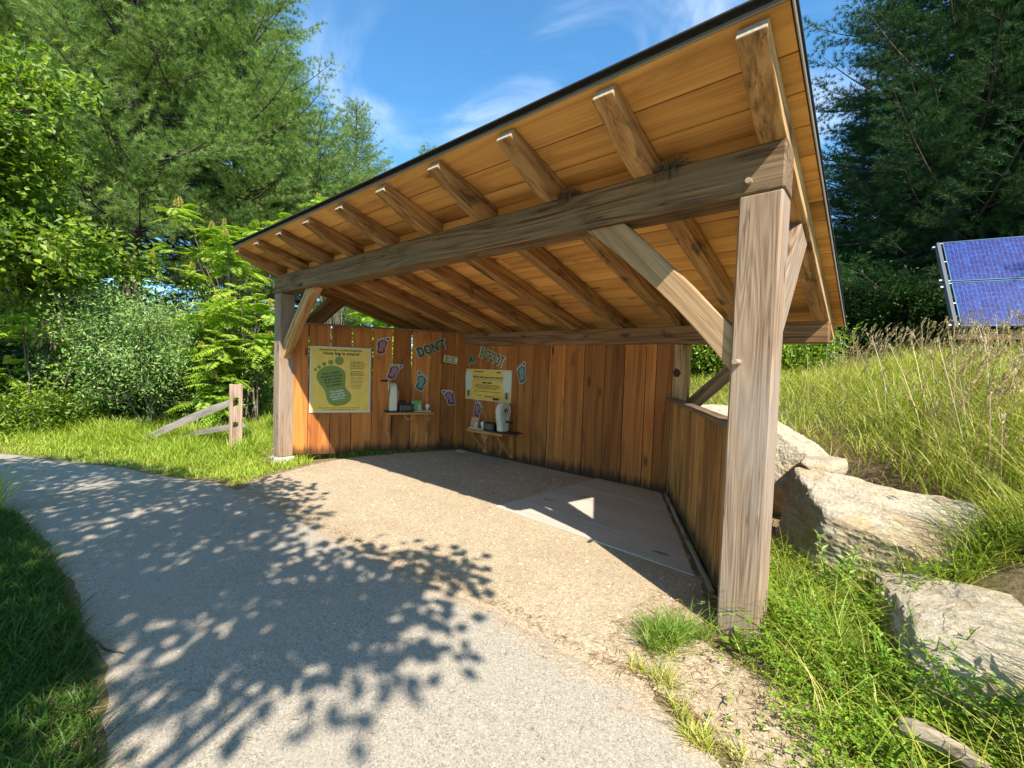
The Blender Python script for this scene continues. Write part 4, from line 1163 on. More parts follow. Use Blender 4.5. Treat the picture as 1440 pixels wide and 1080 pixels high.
# pines, right, their shade put into the needle colour
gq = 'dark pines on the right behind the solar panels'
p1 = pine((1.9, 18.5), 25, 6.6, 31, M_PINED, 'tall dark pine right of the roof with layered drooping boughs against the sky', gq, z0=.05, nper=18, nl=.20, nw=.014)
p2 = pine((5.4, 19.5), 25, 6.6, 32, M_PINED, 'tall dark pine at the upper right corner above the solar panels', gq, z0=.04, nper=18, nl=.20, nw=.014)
bgp = 'background pines deep in the wood'
spots = [(-1.0, 25, .55, p2), (8.2, 23, 1.05, p1), (11.5, 19.5, .95, p2), (-5.5, 29, .42, p1), (2.6, 26.5, .62, p1), (6.2, 28, 1.0, p2), (-9, 30, .42, p2), (14.5, 25, 1.1, p1), (1.4, 30, .7, p1), (9.8, 31, 1.1, p2), (12.5, 13.5, .95, p1), (15.5, 17.5, 1.1, p2)]
for k, (x, y, s_, src) in enumerate(spots):
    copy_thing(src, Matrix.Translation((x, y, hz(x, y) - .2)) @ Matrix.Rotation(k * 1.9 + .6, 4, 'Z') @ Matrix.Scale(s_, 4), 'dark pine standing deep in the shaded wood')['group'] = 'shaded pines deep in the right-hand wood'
for k, (x, y, s_) in enumerate([(-24, -8, .9), (-23.5, -2.5, .95), (-24, 4.5, .95), (-22, 9.5, .8), (-28, 1, 1.1), (-29, -12, 1.1), (-20, 13, .7), (-27, 8, 1.), (-21, -11, .9), (-33, -5, 1.1)]):
    copy_thing(pA, Matrix.Translation((x, y, hz(x, y) - .2)) @ Matrix.Rotation(k * 2.3 + .4, 4, 'Z') @ Matrix.Scale(s_, 4), 'pine standing deep in the wood behind the left-hand pines')['group'] = 'pines deep in the left-hand wood'

# sumacs
sumac((-10.7, .75), 41, tipset(1, 34, 0, 0, 1.1, 1.0, 1.5, 3.3) + tipset(2, 12, .1, -.6, .9, .45, .8, 1.6), 'lush sumac with yellow flower cones directly left of the shelter')
sumac((-8.9, 3.6), 42, tipset(3, 26, 0, 0, 1.4, 1.1, 1.6, 3.2), 'sumac seen through the gable opening above the left wall')
sumac((-12.7, 1.0), 43, tipset(4, 24, .0, .0, 1.25, 1.25, 4.1, 5.6) + tipset(41, 6, 0, 0, .9, .9, 3.0, 4.0), 'tall leggy sumac rising in front of the pine trunks')
sumac((-11.0, 2.9), 44, tipset(5, 16, 0, 0, 1.0, 1.0, 4.9, 5.9), 'tall sumac just above the far end of the shelter roof')
sumac((-12.8, -2.3), 45, tipset(6, 18, 0, .1, .9, .8, 1.4, 2.6), 'sumac with a bunch of withered tan leaves on the far left', dead=(.35, .0, 2.25))
sumac((-13.6, -1.2), 46, tipset(7, 7, 0, .0, .7, .8, 2.9, 4.2), 'thin sumac under the broadleaf tree at the left edge')

# grey-green shrub
stems = [((random.gauss(0, .2), random.gauss(0, .2), 0), (math.cos(a) * .45, math.sin(a) * .45, 1), 2.15) for a in np.linspace(0, 6.0, 12)]
broadleaf('willow_shrub', (-11.9, -.65), 51, stems, 3, M_WILLOW, 'dense grey-green small-leaved shrub between the sumacs, behind the fence', 'shrub', None, .085, .028, 8, spread=.85, levels=2, kids=(7, 10), r0=.02, jit=.10)
# broadleaf tree on the far left
stems = [((0, 0, 2.9), (.05, .1, 1), 3.0), ((0, 0, 2.8), (.45, .4, 1), 2.7), ((0, 0, 2.7), (.1, -.5, 1), 2.4), ((0, 0, 3.0), (-.4, .2, 1), 2.4), ((0, 0, 2.6), (.6, .3, .6), 2.4), ((0, 0, 2.4), (.3, .6, .4), 2.2)]
broadleaf('broadleaf_tree', (-13.2, -4.0), 52, stems, 6, M_BROAD, 'glossy broadleaf tree leaning in from the left edge', 'tree', None, .15, .085, 6, spread=.8, levels=3, kids=(5, 7), r0=.085, jit=.16)
# young bare-limbed sapling
broadleaf('sapling', (-12.8, -.2), 53, [((0, 0, 0), (.05, -.02, 1), 2.3)], 4, M_DARKLEAF, 'thin pale-limbed sapling behind the grey-green shrub', 'tree', None, .09, .04, 1, spread=.9, levels=2, kids=(4, 6), r0=.035, jit=.05)
# understory
gs = 'dark leafy bushes under the trees'
def bush(loc, seed, H, mat, label, Lf=.11, Wf=.055, per=7):
    stems = [((random.gauss(0, .25), random.gauss(0, .25), 0), (math.cos(a) * .5, math.sin(a) * .5, .9), H * .55) for a in np.linspace(0, 5.6, 8)]
    return broadleaf('bush', loc, seed, stems, H, mat, label, 'bush', gs, Lf, Wf, per, spread=.9, levels=2, kids=(6, 8), r0=.025, jit=.15)
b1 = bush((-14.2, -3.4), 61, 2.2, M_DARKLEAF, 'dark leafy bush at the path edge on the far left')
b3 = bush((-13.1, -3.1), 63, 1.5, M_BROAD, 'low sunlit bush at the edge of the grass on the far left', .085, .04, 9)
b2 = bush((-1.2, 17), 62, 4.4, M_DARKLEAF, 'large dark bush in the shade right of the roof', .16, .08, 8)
k = 0
for (x, y, s_, src, lab) in [(-13.6, -1.5, 1.25, b3, 'sunlit bush below the withered-leaf sumac'), (-12.9, -2.0, .8, b3, 'smallest sunlit bush at the edge of the grass on the left'), (-14.2, -4.2, 1.3, b3, 'sunlit bush where the path leaves the picture on the left'), (-12.9, .6, 1.2, b3, 'sunlit bush filling the gap behind the grey-green shrub'), (-3.2, 10.2, 1.5, b3, 'sunlit bush on the bank seen above the right wall'), (-1.6, 10.8, 1.3, b3, 'sunlit bush on the bank behind the right-hand post'), (-17.8, .6, 1.9, b1, 'tall dark bush between the trunks of the left-hand pines'), (-19.5, 3.6, 2.1, b1, 'tall dark bush behind the pine with dead limbs'), (-16.2, 6.4, 1.8, b1, 'tall dark bush behind the tall sumacs'), (-21, -1.0, 2.4, b1, 'tall dark bush deep behind the broad pine'), (-22, -5.0, 2.4, b1, 'tall dark bush far behind the broadleaf tree'), (-12.5, 9.5, 1.9, b1, 'tall dark bush far behind the left wall'), (-18.2, -2.9, 1.7, b1, 'dark bush beside the corner pine trunk'), (-14.6, 1.5, 1.1, b1, 'dark bush low between the sumacs and the pine trunks'), (-16, -1.4, 1.3, b1, 'dark bush behind the withered-leaf sumac'), (-17.5, -5.2, 1.4, b1, 'dark bush at the bend of the path'), (-13, 5.5, 1.3, b1, 'dark bush behind the shelter back corner'), (-20, -7, 1.5, b1, 'dark bush farthest along the path'), (-10.2, 7.2, 1.1, b1, 'dark bush behind the left wall'),
                           (1.4, 15.6, .8, b2, 'dark bush left of the solar panel rack'), (3.9, 16.4, .95, b2, 'dark bush behind the solar panels'), (6.8, 16.2, 1.0, b2, 'dark bush at the right edge behind the solar panels'), (-4, 19, 1.0, b2, 'dark bush hidden behind the shelter roof'), (9.5, 15.0, 1.0, b2, 'dark bush beyond the right edge of the meadow'), (.2, 21, 1.3, b2, 'dark bush deep in the shade between the pines'), (4, 23, 1.4, b2, 'dark bush deep behind the panels')]:
    k += 1
    copy_thing(src, Matrix.Translation((x, y, hz(x, y) - .05)) @ Matrix.Rotation(k * 1.3, 4, 'Z') @ Matrix.Scale(s_, 4), lab)

# the tree behind the camera that shades the path: crown where the shade needs it
LS = np.array([.80, -.43, 1.0])
def shade_tree():
    r = np.random.default_rng(77)
    t = thing('maple_tree', 'broadleaf maple behind the viewpoint whose crown shades the path', 'tree', (2.2, -6.6, 0)); M = WM[t.name]
    tb = Tubes(); tr = np.array([2.2, -6.6, 0.])
    s = np.linspace(0, 1, 10); tb.add(np.stack([0 * s, .3 * s ** 2, 6.5 * s], 1), np.linspace(.24, .08, 10), 10)
    # limbs end in leaf sprays
    C_, Rr = [], []
    # (ground x, ground y, height, radius)
    spr = []
    for _ in range(560):
        gx_ = r.uniform(-9.5, -1.2); gy_ = r.uniform(-5.2, -.35)
        spr.append((gx_, gy_))
    spr = np.array(spr)
    edge = -1.85 + .45 * np.sin(spr[:, 1] * 3.1 + .6) + .25 * np.sin(spr[:, 1] * 7.3)
    top = -1.02 + .18 * np.sin(spr[:, 0] * 2.3) + .14 * np.sin(spr[:, 0] * 5.9) - .26 * np.clip(-5.2 - spr[:, 0], 0, 9)
    keep = (spr[:, 0] < edge) & (spr[:, 1] < top)
    spr = spr[keep]
    # fixed sprays that reach out: the two tongues of shade on the asphalt
    extra = np.array([(-1.95, -.66), (-2.1, -.75), (-2.25, -.75), (-1.75, -1.25), (-1.85, -1.3), (-2.05, -1.42), (-2.3, -1.0), (-1.9, -1.85), (-2.1, -1.9), (-2.3, -1.75), (-4.5, -.85), (-5.0, -.75), (-5.4, -.7), (-1.95, -2.3)])
    h = r.uniform(3.6, 6.2, len(spr)); hx = r.uniform(3.7, 4.6, len(extra))
    G_ = np.concatenate([spr, extra]); H_ = np.concatenate([h, hx])
    cen = np.stack([G_[:, 0], G_[:, 1], 0 * H_], 1) + LS * H_[:, None]
    # none of it may hang into the picture
    Cc = np.array([.501, -2.873, 1.6]); Fv = np.array([-.652, .757, -.039]); Uv_ = np.array([-.051, .007, .999]); Rv_ = np.array([.756, .653, .034])
    d = cen - Cc; f = d @ Fv
    vis = (f > 0) & ((d @ Uv_) / np.maximum(f, .01) < 1.15) & (np.abs(d @ Rv_) / np.maximum(f, .01) < 1.45)
    cen = cen[~vis]
    LP, LD, LU = [], [], []
    for c in cen:
        loc = c - tr
        a = np.array([0, .2, min(6.2, max(1.8, loc[2] - 1.2))]); s = np.linspace(0, 1, 6)
        if r.random() < .30: tb.add(a + (loc - a) * s[:, None] + np.array([0, 0, 1]) * (.4 * s * (1 - s))[:, None], np.linspace(.05, .008, 6), 5)
        n = int(r.integers(42, 70))
        o = norm(r.normal(0, 1, (n, 3))) * (r.random(n) ** .5)[:, None] * np.array([.42, .42, .22])
        LP.append(loc + o); LD.append(o + r.normal(0, .3, (n, 3))); LU.append(np.array([.3, -.2, 1]) + r.normal(0, .45, (n, 3)))
    LP, LD, LU = np.concatenate(LP), np.concatenate(LD), norm(np.concatenate(LU))
    V, Fc = leaves(LP, LD, LU, r.uniform(.09, .15, len(LP)), r.uniform(.07, .11, len(LP)))
    tb.build('trunk', BARK2, t, M=M); mesh_np('crown', V, Fc, M_BROAD, t, rnd=np.repeat(r.random(len(LP)), 4), M=M)
shade_tree()

# ------------------------------------------------------------------ grass and ground cover
def inpoly(P, poly):
    x, y = P[:, 0], P[:, 1]; ins = np.zeros(len(P), bool); j = len(poly) - 1
    for i in range(len(poly)):
        xi, yi = poly[i]; xj, yj = poly[j]
        c = ((yi > y) != (yj > y)) & (x < (xj - xi) * (y - yi) / (yj - yi + 1e-12) + xi)
        ins ^= c; j = i
    return ins
PATH_POLY = PATH_FAR + PATH_NEAR[::-1]
GRAV_POLY = [(-5.3, -1.2), (-5.75, -.75), (-6.02, -.35), (-6.3, .2), (-6.5, .75), (-6.42, 1.15), (-5.6, 2.72), (-1.62, 2.74), (-.25, .25), (-.2, .1), (-.42, -.2), (-.50, -.40), (-.40, -.62), (-.22, -.8), (.0, -1.0)]
SHEL = [(-7.0, .3), (-5.6, 2.9), (-1.5, 2.9), (-.1, .3), (-.2, -.1), (-7, 0.4)]
def scatter(n, x0, x1, y0, y1, rng, avoid=(PATH_POLY, GRAV_POLY), dens=None):
    P = np.stack([rng.uniform(x0, x1, n), rng.uniform(y0, y1, n)], 1)
    k = np.ones(n, bool)
    for a in avoid: k &= ~inpoly(P, a)
    if dens is not None: k &= rng.random(n) < dens(P)
    P = P[k]
    return np.concatenate([P, hgt(P[:, 0], P[:, 1])[:, None]], 1)
def clump(P, f=1.0):
    return .5 + .5 * np.sin(P[:, 0] * 2.7 * f + 1.3 * np.sin(P[:, 1] * 1.9 * f)) * np.sin(P[:, 1] * 3.1 * f + 1.1 * np.sin(P[:, 0] * 2.3 * f))
def edge_dist(P, poly):
    best = np.full(len(P), 1e9)
    for a, b in zip(poly, poly[1:] + poly[:1]):
        a = np.array(a); d = np.array(b) - a; t = np.clip(((P[:, :2] - a) @ d) / (d @ d + 1e-9), 0, 1)
        e = P[:, :2] - a - t[:, None] * d; best = np.minimum(best, np.hypot(e[:, 0], e[:, 1]))
    return best
def grass(name, P, h, w, lean, curve, mat, rng, rnd):
    V, Fc = blades(P, h, w, lean, curve, rng)
    return tag(mesh_np(name, V, Fc, mat, rnd=np.repeat(rnd, 8)), kind='stuff')
r = np.random.default_rng(5)
# left verge
P = scatter(92000, -15.5, -5.6, -4.5, 3.6, r, (PATH_POLY, GRAV_POLY, SHEL), dens=lambda P: np.where(P[:, 0] > -11, 1, .6))
P = P[(P[:, 1] > -1.6) | (P[:, 0] < -6)]
ed = edge_dist(P, PATH_FAR); c = clump(P)
nearp = np.clip((np.hypot(P[:, 0] + 6.9, P[:, 1] + .3) - .3) / .7, .2, 1) * np.clip((edge_dist(P, GRAV_POLY) + .12) / .9, .15, 1)
h = np.clip(.06 + .46 * np.clip(ed / 1.2, 0, 1) ** 1.3 * (.4 + .7 * c) * nearp, .03, .6) * r.uniform(.5, 1.15, len(P))
grass('verge_grass', P, h, r.uniform(.007, .014, len(P)), r.uniform(.05, .5, len(P)), r.uniform(.1, .7, len(P)), M_VERGE, r, np.clip(r.normal(.45, .22, len(P)) + .15 * (c - .5), 0, 1))
# near left lawn, shaded
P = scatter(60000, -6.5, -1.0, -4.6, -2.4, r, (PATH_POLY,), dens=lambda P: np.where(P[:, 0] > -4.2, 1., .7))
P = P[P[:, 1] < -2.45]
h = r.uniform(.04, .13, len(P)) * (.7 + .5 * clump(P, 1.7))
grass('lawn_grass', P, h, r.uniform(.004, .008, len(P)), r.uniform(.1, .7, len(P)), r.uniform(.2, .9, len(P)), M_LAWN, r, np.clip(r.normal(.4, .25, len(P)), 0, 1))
# lawn far left beyond path near edge
P = scatter(26000, -16, -6.3, -10, -3.0, r, (PATH_POLY,)); P = P[P[:, 1] < -.75 * P[:, 0] * -1 * .0 - 2.9]
grass('lawn_grass', P, r.uniform(.06, .2, len(P)), .011, r.uniform(.1, .6, len(P)), r.uniform(.1, .7, len(P)), M_LAWN, r, np.clip(r.normal(.5, .25, len(P)), 0, 1))

BOULD = [(.50, 1.60, .60), (1.20, .46, .50), (-.34, 3.05, .40), (-1.3, 4.25, .5), (.03, 2.66, .2)]
def off_boulders(P):
    k = np.ones(len(P), bool)
    for x, y, q_ in BOULD: k &= np.hypot(P[:, 0] - x, P[:, 1] - y) > q_
    return P[k]
# right meadow
P = scatter(210000, -6, 9, -.4, 15, r, (PATH_POLY, GRAV_POLY, SHEL), dens=lambda P: np.clip(3.2 / (1.2 + np.hypot(P[:, 0] - .5, P[:, 1] + 2.9) * .55), .12, 1))
sd = bank_sd(P[:, 0], P[:, 1]); c = clump(P, .8)
k = (sd > .05) & (r.random(len(P)) < np.clip((sd - .55 + .6 * (c - .5)) / 1.0, .14, 1))
P, sd, c = P[k], sd[k], c[k]
P = off_boulders(P); sd = bank_sd(P[:, 0], P[:, 1]); c = clump(P, .8)
tall = sstep((P[:, 0] + .2) / 1.2)
h = (.13 + .17 * np.clip(sd / 2, 0, 1) + .26 * tall * np.clip(sd / 2.2, 0, 1)) * (.6 + .7 * c) * r.uniform(.5, 1.2, len(P))
h = np.clip(h * 1.15, .05, .85)
grass('meadow_grass', P, h, r.uniform(.005, .011, len(P)) * (1 + np.hypot(P[:, 0], P[:, 1]) * .05), r.uniform(.05, .5, len(P)), r.uniform(.1, .7, len(P)), M_GRASS, r, np.clip(r.normal(.42, .22, len(P)) + .2 * (c - .5), 0, 1))
# seed stalks
P = np.concatenate([scatter(1900, -1.5, 7, .9, 12.5, r, (PATH_POLY, SHEL)), scatter(500, .8, 6, 3.5, 8.0, r, (SHEL,)), scatter(1000, .7, 4.5, .9, 5.5, r, (SHEL,))]); sd = bank_sd(P[:, 0], P[:, 1]); P = off_boulders(P[(sd > .9) & (P[:, 0] > -.6 + .0 * P[:, 1])])
n = len(P); hh = r.uniform(.55, 1.35, n)
a = r.normal(.4, .9, n); ld = np.stack([np.cos(a), np.sin(a), 0 * a], 1); lean = r.uniform(.05, .45, n); cv = r.uniform(0, .4, n)
pts = [P + ld * ((lean * t + cv * t * t) * hh)[:, None] + np.array([0, 0, 1.]) * (hh * t * (1 - .25 * cv * t))[:, None] for t in (0, .35, .7, 1.)]
sdv = norm(np.cross(ld, [0, 0, 1.])); wv = .0022
V = np.stack([q_ for p in pts for q_ in (p - sdv * wv, p + sdv * wv)], 1); b = np.arange(n)[:, None, None] * 8
Fc = (b + np.array([[0, 1, 3, 2], [2, 3, 5, 4], [4, 5, 7, 6]])[None]).reshape(-1, 4)
tag(mesh_np('grass_stalks', V.reshape(-1, 3), Fc, M_SEED, rnd=np.repeat(r.random(n) * .6, 8)), kind='stuff')
idx = np.repeat(np.arange(n), 22); tdir = norm(pts[3] - pts[2]); q_ = r.random(len(idx)) * r.uniform(.08, .17, n)[idx]
SP = pts[3][idx] - tdir[idx] * q_[:, None]
V, Fc = leaves(SP, tdir[idx] * .9 + rvec(r, len(idx)) * .45, rvec(r, len(idx)), .032, .011)
tag(mesh_np('seed_heads', V, Fc, M_SEED, rnd=np.repeat(r.random(len(idx)), 4)), kind='stuff')
# clover and weeds round the right post
def cover_d(P):
    m = P[:, 0] - (-.06 + .5 * np.clip((-.1 - P[:, 1]) / .8, -.3, 2))
    return np.clip(sstep((m + .12) / .36), .07, 1) * np.clip(1.6 - bank_sd(P[:, 0], P[:, 1]) * .8, .15, 1)
P = scatter(30000, -.6, 1.9, -1.7, 1.5, r, (PATH_POLY, GRAV_POLY, [(-.25, -.02), (.02, -.02), (.02, .25), (-.25, .25)]), dens=cover_d)
P = off_boulders(P); ed = edge_dist(P, PATH_FAR)
P = P[(ed > .10) & ((clump(P, 2.4) * .7 + .9 * ed + r.normal(0, .15, len(P))) > .5)]
ed = edge_dist(P, PATH_FAR); n = len(P)
hh = np.clip(.012 + .13 * ed, .015, .15) * r.uniform(.15, 1.6, n) * (.35 + 1.1 * clump(P, 2.6)); top = P + np.array([0, 0, 1.]) * hh[:, None] + r.normal(0, .012, (n, 3)) * np.array([1, 1, .2])
a0 = r.uniform(0, 6.28, n); LP, LD = [], []
for k in range(3):
    a = a0 + k * 2.09; LP.append(top); LD.append(np.stack([np.cos(a), np.sin(a), r.uniform(-.25, .45, n)], 1))
LP, LD = np.concatenate(LP), np.concatenate(LD); N3 = len(LP)
V, Fc = leaves(LP, LD, np.array([0, 0, 1.]) + r.normal(0, .3, (N3, 3)), r.uniform(.012, .026, N3), r.uniform(.009, .017, N3))
tag(mesh_np('clover', V, Fc, M_CLOVER, rnd=np.repeat(r.random(N3), 4)), kind='stuff')
# grass mixed through the weeds
P = scatter(15000, -.7, 2.0, -1.7, 1.5, r, (PATH_POLY, GRAV_POLY, [(-.25, -.02), (.02, -.02), (.02, .25), (-.25, .25)]), dens=cover_d)
P = off_boulders(P); ed = edge_dist(P, PATH_FAR); kk_ = (ed > .07) & (r.random(len(P)) < np.clip(ed * 2.2 * (.2 + clump(P, 2.4)), .05, 1)); P = P[kk_]; ed = ed[kk_]
h = np.clip(.035 + .26 * ed * (.3 + clump(P, 1.6)), .03, .42) * r.uniform(.4, 1.2, len(P))
grass('weedy_grass', P, h, r.uniform(.003, .007, len(P)), r.uniform(.1, .6, len(P)), r.uniform(.2, 1.0, len(P)), M_GRASS, r, np.clip(r.normal(.28, .24, len(P)), 0, 1))
P = scatter(2400, -.1, 2.0, -.9, 2.2, r, (PATH_POLY, GRAV_POLY)); sd = bank_sd(P[:, 0], P[:, 1]); P = off_boulders(P[(sd > -.55) & (sd < .25) & (r.random(len(P)) < .25 + .75 * clump(P, 1.8))])
P = np.concatenate([P, off_boulders(scatter(2600, .9, 2.8, .7, 2.4, r, (PATH_POLY,)))])
grass('tall_weedy_grass', P, r.uniform(.14, .44, len(P)), r.uniform(.003, .007, len(P)), r.uniform(.1, .5, len(P)), r.uniform(.2, .9, len(P)), M_GRASS, r, np.clip(r.normal(.40, .24, len(P)), 0, 1))
# needle litter: bank, path edges
P = scatter(60000, -.9, 3.0, .2, 5.2, r, (SHEL,)); sd = bank_sd(P[:, 0], P[:, 1]); P = off_boulders(P[(sd > .2) & (sd < 2.0)])
P2 = scatter(26000, -6, 1.4, -1.8, -.3, r, (PATH_POLY,)); ed = edge_dist(P2, PATH_FAR); P2 = P2[(ed < .16) & (r.random(len(P2)) < np.exp(-ed / .05))]
P3 = scatter(7000, -6.5, -1.2, -3.2, -2.4, r, (PATH_POLY,)); P3 = P3[edge_dist(P3, PATH_NEAR) < .07]
P4 = scatter(9000, -.7, .9, -1.5, .3, r, (PATH_POLY,)); P4 = P4[r.random(len(P4)) < .35]
P5 = np.stack([r.uniform(-8, .5, 420), r.uniform(-3.2, -.8, 420)], 1); P5 = P5[inpoly(P5, PATH_POLY)]; P5 = np.concatenate([P5, (hgt(P5[:, 0], P5[:, 1]) + .012)[:, None]], 1)
P = np.concatenate([P, P2, P3, P4, P5]); n = len(P); P[:, 2] += r.uniform(.004, .02, n) + .006
a = r.uniform(0, 6.28, n)
V, Fc = leaves(P, np.stack([np.cos(a), np.sin(a), r.normal(.05, .12, n)], 1), np.array([0, 0, 1.]) + r.normal(0, .3, (n, 3)), r.uniform(.03, .085, n), r.uniform(.002, .0045, n))
tag(mesh_np('needle_litter', V, Fc, M_LITTER, rnd=np.repeat(r.random(n), 4)), kind='stuff')

# loose stones on the gravel
def stones(name, P, size, mat, rng):
    n = len(P); ph = np.array([(0, 0, 1), (1, 0, 0), (0, 1, 0), (-1, 0, 0), (0, -1, 0), (0, 0, -1)], float)
    fc = np.array([(0, 1, 2), (0, 2, 3), (0, 3, 4), (0, 4, 1), (5, 2, 1), (5, 3, 2), (5, 4, 3), (5, 1, 4)])
    a = rng.uniform(0, 6.28, n); ca, sa = np.cos(a), np.sin(a)
    sc_ = size[:, None, None] * (ph[None] * rng.uniform(.6, 1.25, (n, 6, 1))) * np.stack([rng.uniform(.7, 1.3, n), rng.uniform(.6, 1.1, n), rng.uniform(.35, .7, n)], 1)[:, None, :]
    x = sc_[..., 0] * ca[:, None] - sc_[..., 1] * sa[:, None]; y = sc_[..., 0] * sa[:, None] + sc_[..., 1] * ca[:, None]
    V = P[:, None, :] + np.stack([x, y, sc_[..., 2]], -1)
    Fc = (np.arange(n)[:, None, None] * 6 + fc[None]).reshape(-1, 3)
    return tag(mesh_np(name, V.reshape(-1, 3), Fc, mat, rnd=np.repeat(rng.random(n), 6)), kind='stuff')
M_STONES = leafmat('loose_stones', [(.0, (.16, .115, .08)), (.5, (.44, .35, .255)), (1., (.74, .64, .51))], trans=.0, gloss=.0)
P = scatter(30000, -6.5, 0, -1.1, 2.7, r, (PATH_POLY,)); P = P[inpoly(P, GRAV_POLY)]
P = P[~inpoly(P, [(-2.84, .70), (-2.7, 2.8), (-1.66, 2.8), (-.5, .6)])]
P[:, 2] += .008
stones('gravel_stones', P, np.clip(r.lognormal(-5.5, .5, len(P)), .0015, .018), M_STONES, r)
P = scatter(500, -.8, 1.0, -1.5, .2, r, (PATH_POLY,)); P[:, 2] += .008
stones('gravel_stones', P, np.clip(r.lognormal(-4.7, .4, len(P)), .004, .025), M_STONES, r)

P = np.stack([r.uniform(-9, .6, 9000), r.uniform(-3, -.7, 9000)], 1); P = P[inpoly(P, PATH_POLY)]
ed = edge_dist(P, PATH_FAR); P = P[r.random(len(P)) < .05 + .9 * np.exp(-ed / .12)]
P = np.concatenate([P, (hgt(P[:, 0], P[:, 1]) + .018)[:, None]], 1)
stones('path_grit', P, np.clip(r.lognormal(-5.7, .5, len(P)), .0012, .012), M_STONES, r)
# grass tufts (things one can count)
def tuft(loc, seed, n, h, rad, label, mat=M_LAWN):
    rr = np.random.default_rng(seed)
    ce = rr.normal(0, rad * 1.1, (5, 2)); ci = rr.integers(0, 5, n)
    P = np.stack([ce[ci, 0] + rr.normal(0, rad * .45, n), ce[ci, 1] + rr.normal(0, rad * .45, n), 0 * rr.random(n)], 1)
    V, Fc = blades(P, h * rr.uniform(.6, 1.1, 5)[ci] * rr.uniform(.45, 1.1, n), rr.uniform(.003, .006, n), rr.uniform(.2, .8, n), rr.uniform(.2, .9, n), rr)
    o = mesh_np('grass_tuft', V, Fc, mat, rnd=np.repeat(np.clip(rr.normal(.55, .25, n), 0, 1), 8), M=Matrix.Translation((loc[0], loc[1], hz(*loc) - .005)))
    tag(o, label, 'grass tuft', 'grass tufts on the gravel edge')
tuft((-.46, -.36), 1, 620, .18, .075, 'largest grass tuft on the gravel, left of the right-hand post', M_LAWN2)
tuft((-.36, -.20), 2, 260, .17, .05, 'grass tuft touching the shadow just left of the right-hand post', M_LAWN2)
tuft((-.30, -.66), 3, 260, .13, .06, 'low grass tuft between the large tuft and the asphalt', M_GRASS)
tuft((.02, -.93), 4, 240, .12, .05, 'small grass tuft nearest the camera by the asphalt', M_GRASS)

def weed(name, loc, seed, H, nst, mat, label, Lf=.06, Wf=.018, lean=.15):
    rr = np.random.default_rng(seed)
    t = thing(name, label, 'plant', (loc[0], loc[1], hz(*loc))); M = WM[t.name]; tb = Tubes(); LP, LD, LU = [], [], []
    for k in range(nst):
        a = rr.uniform(0, 6.28); s = np.linspace(0, 1, 8); hh = H * rr.uniform(.7, 1.05)
        P = np.stack([math.cos(a) * (.03 + lean * hh * s ** 1.5), math.sin(a) * (.03 + lean * hh * s ** 1.5), hh * s], 1); tb.add(P, np.linspace(.005, .002, 8), 5)
        m = int(hh / .018); q_ = np.linspace(.12, 1, m)
        pos = np.stack([np.interp(q_, s, P[:, i]) for i in range(3)], 1)
        an = np.arange(m) * 2.4 + rr.uniform(0, 6); LP.append(pos); LD.append(np.stack([np.cos(an), np.sin(an), np.full(m, .35) + .6 * q_ ** 3], 1)); LU.append(np.tile([0, 0, 1.], (m, 1)))
    LP, LD, LU = map(np.concatenate, (LP, LD, LU)); n = len(LP)
    V, Fc = leaves(LP, LD, LU + rr.normal(0, .15, (n, 3)), Lf * rr.uniform(.6, 1.15, n), Wf)
    tb.build('stem', mat, t, M=M); mesh_np('foliage', V, Fc, mat, t, rnd=np.repeat(rr.random(n), 4), M=M)
weed('leafy_weed', (.30, .78), 1, .50, 4, M_WEED, 'bright leafy weed standing in front of the largest boulder', .075, .022)
weed('leafy_weed', (.62, .02), 2, .34, 8, M_WEED, 'bushy weed with small leaves in front of the low boulder', .04, .014, .3)
weed('leafy_weed', (.42, -.22), 3, .26, 8, M_WEED, 'low bushy weed right of the front post', .035, .013, .35)
weed('leafy_weed', (.74, .16), 6, .36, 9, M_CLOVER, 'dark bushy weed touching the near face of the low boulder', .04, .014, .3)
weed('leafy_weed', (.86, -.14), 7, .30, 9, M_CLOVER, 'dark bushy weed between the low boulder and the log', .04, .013, .35)
weed('leafy_weed', (.22, .40), 8, .30, 5, M_WEED, 'slender weed close behind the right-hand post', .06, .016, .2)
weed('leafy_weed', (.56, -.52), 9, .20, 8, M_CLOVER, 'low dark weed beside the buried end of the log', .035, .013, .4)
weed('leafy_weed', (-7.02, -.12), 4, .30, 3, M_DEADLEAF, 'small reddish-brown plant at the foot of the left post', .07, .02, .25)
weed('leafy_weed', (1.12, -.22), 5, .62, 2, M_WEED, 'tall broad-bladed weed by the log at the right edge', .16, .026, .15)
# broad dock leaves at the post foot
rr = np.random.default_rng(9); n = 9; a = rr.uniform(0, 6.28, n)
V, Fc = leaves(np.tile([0, 0, .02], (n, 1)) + rr.normal(0, .02, (n, 3)) * [1, 1, 0], np.stack([np.cos(a), np.sin(a), rr.uniform(.3, 1.1, n)], 1), np.tile([0, 0, 1.], (n, 1)), rr.uniform(.10, .16, n), rr.uniform(.04, .06, n))
tag(mesh_np('dock_plant', V, Fc, M_CLOVER, rnd=np.repeat(rr.random(n), 4), M=Matrix.Translation((-.10, -.09, .01))), 'broad-leaved dock at the foot of the right-hand post', 'plant')
# fallen leaves
LV = [(.02, -.72, .05), (.10, -.78, .04), (.19, -.66, .05), (-.02, -.62, .035)]
for k, (x, y, s_) in enumerate(LV):
    V, Fc = leaves([[0, 0, 0]], [[math.cos(k * 2), math.sin(k * 2), .1]], [[.2, .1, 1]], s_, s_ * .55, .3)
    tag(mesh_np('fallen_leaf', V, Fc, M_DEADLEAF, rnd=np.repeat([.5], 4), M=Matrix.Translation((x, y, hz(x, y) + .03))), 'small tan fallen leaf lying by the asphalt edge, below the right-hand post', 'leaf', 'fallen leaves by the asphalt')

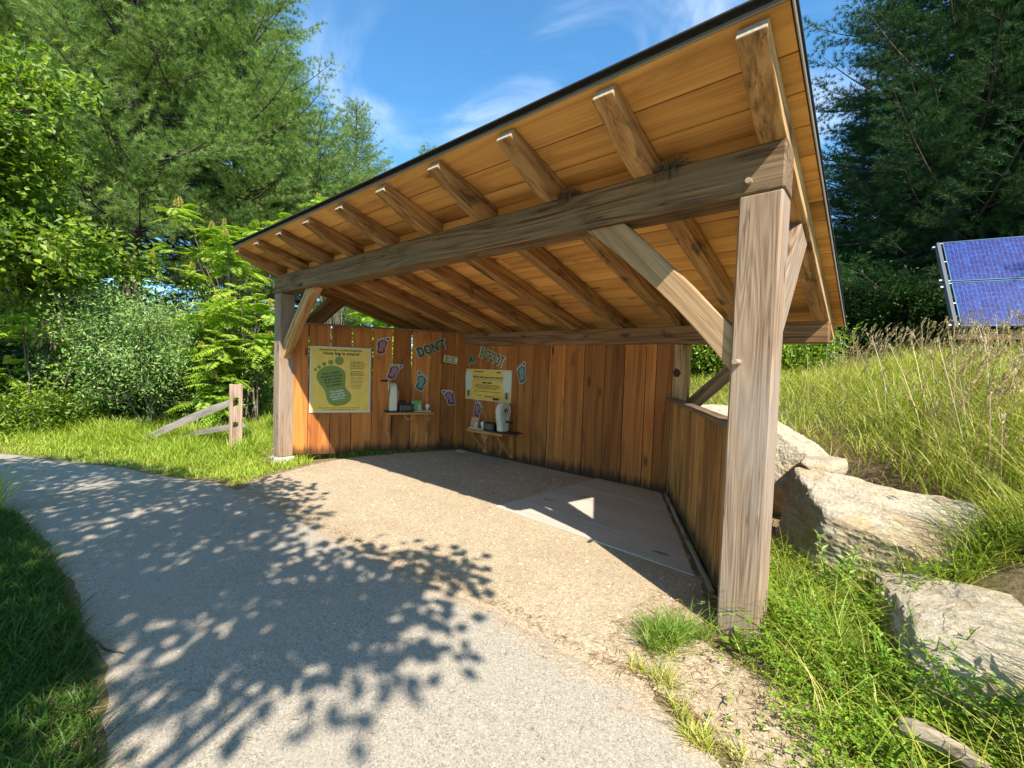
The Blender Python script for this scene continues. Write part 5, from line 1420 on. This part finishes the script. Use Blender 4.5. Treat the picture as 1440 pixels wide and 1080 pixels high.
# ------------------------------------------------------------------ light, sky, camera
Ld = Vector((.80, -.43, 1.0)).normalized()
el = math.asin(Ld.z); az = math.atan2(Ld.x, Ld.y)
sun = bpy.data.lights.new('sun', 'SUN'); sun.energy = 5.0; sun.angle = R(.53); sun.color = (1, .93, .80)
so = bpy.data.objects.new('sun', sun); COL.objects.link(so)
so.rotation_euler = Ld.to_track_quat('Z', 'Y').to_euler()
wd = bpy.data.worlds.new('World'); sc.world = wd; wd.use_nodes = True; nt = wd.node_tree; nt.nodes.clear(); g = G(nt)
sky = g.n('ShaderNodeTexSky'); sky.sky_type = 'NISHITA'; sky.sun_disc = False; sky.sun_elevation = el; sky.sun_rotation = az
sky.air_density = 1.0; sky.dust_density = .25; sky.ozone_density = 2.2; sky.altitude = 200
tc = g.n('ShaderNodeTexCoord').outputs['Generated']
cl = g.noise(g.vmath('MULTIPLY', tc, (1.6, 3.2, 4.2)), 1.3, 7, .55, 1.1)
cl2 = g.noise(tc, 1.7, 3, .5)
cm = g.math('MULTIPLY', g.math('MULTIPLY', g.step(cl, .42, .88), g.step(cl2, .34, .62)), .8)
skyc = g.mix(1.0, sky.outputs[0], (.60, 1.08, 1.24), 'MULTIPLY')
c = g.mix(cm, skyc, (7.5, 7.9, 8.4))
bg = g.n('ShaderNodeBackground', Color=c, Strength=.13)
ow = g.n('ShaderNodeOutputWorld'); nt.links.new(bg.outputs[0], ow.inputs[0])

cam = bpy.data.cameras.new('camera'); cam.sensor_width = 36; cam.lens = 613.35 / 1440 * 36; cam.clip_end = 3000; cam.clip_start = .05
co = bpy.data.objects.new('camera', cam); COL.objects.link(co)
pi_, ro, ya = R(-2.2332), R(1.9439), R(40.7464)
Fv = Vector((-math.sin(ya) * math.cos(pi_), math.cos(ya) * math.cos(pi_), math.sin(pi_)))
Rv = Vector((math.cos(ya), math.sin(ya), 0)); Uv = Rv.cross(Fv)
R2 = Rv * math.cos(ro) + Uv * math.sin(ro); U2 = -Rv * math.sin(ro) + Uv * math.cos(ro)
M = Matrix.Identity(4)
for i in range(3): M[i][0], M[i][1], M[i][2], M[i][3] = R2[i], U2[i], -Fv[i], (.5011, -2.8734, 1.6)[i]
co.matrix_world = M
sc.camera = co
sc.view_settings.view_transform = 'Standard'; sc.view_settings.look = 'None'; sc.view_settings.exposure = 0.9; sc.view_settings.gamma = 1.0
sc.cycles.max_bounces = 8; sc.cycles.diffuse_bounces = 4; sc.cycles.transmission_bounces = 4
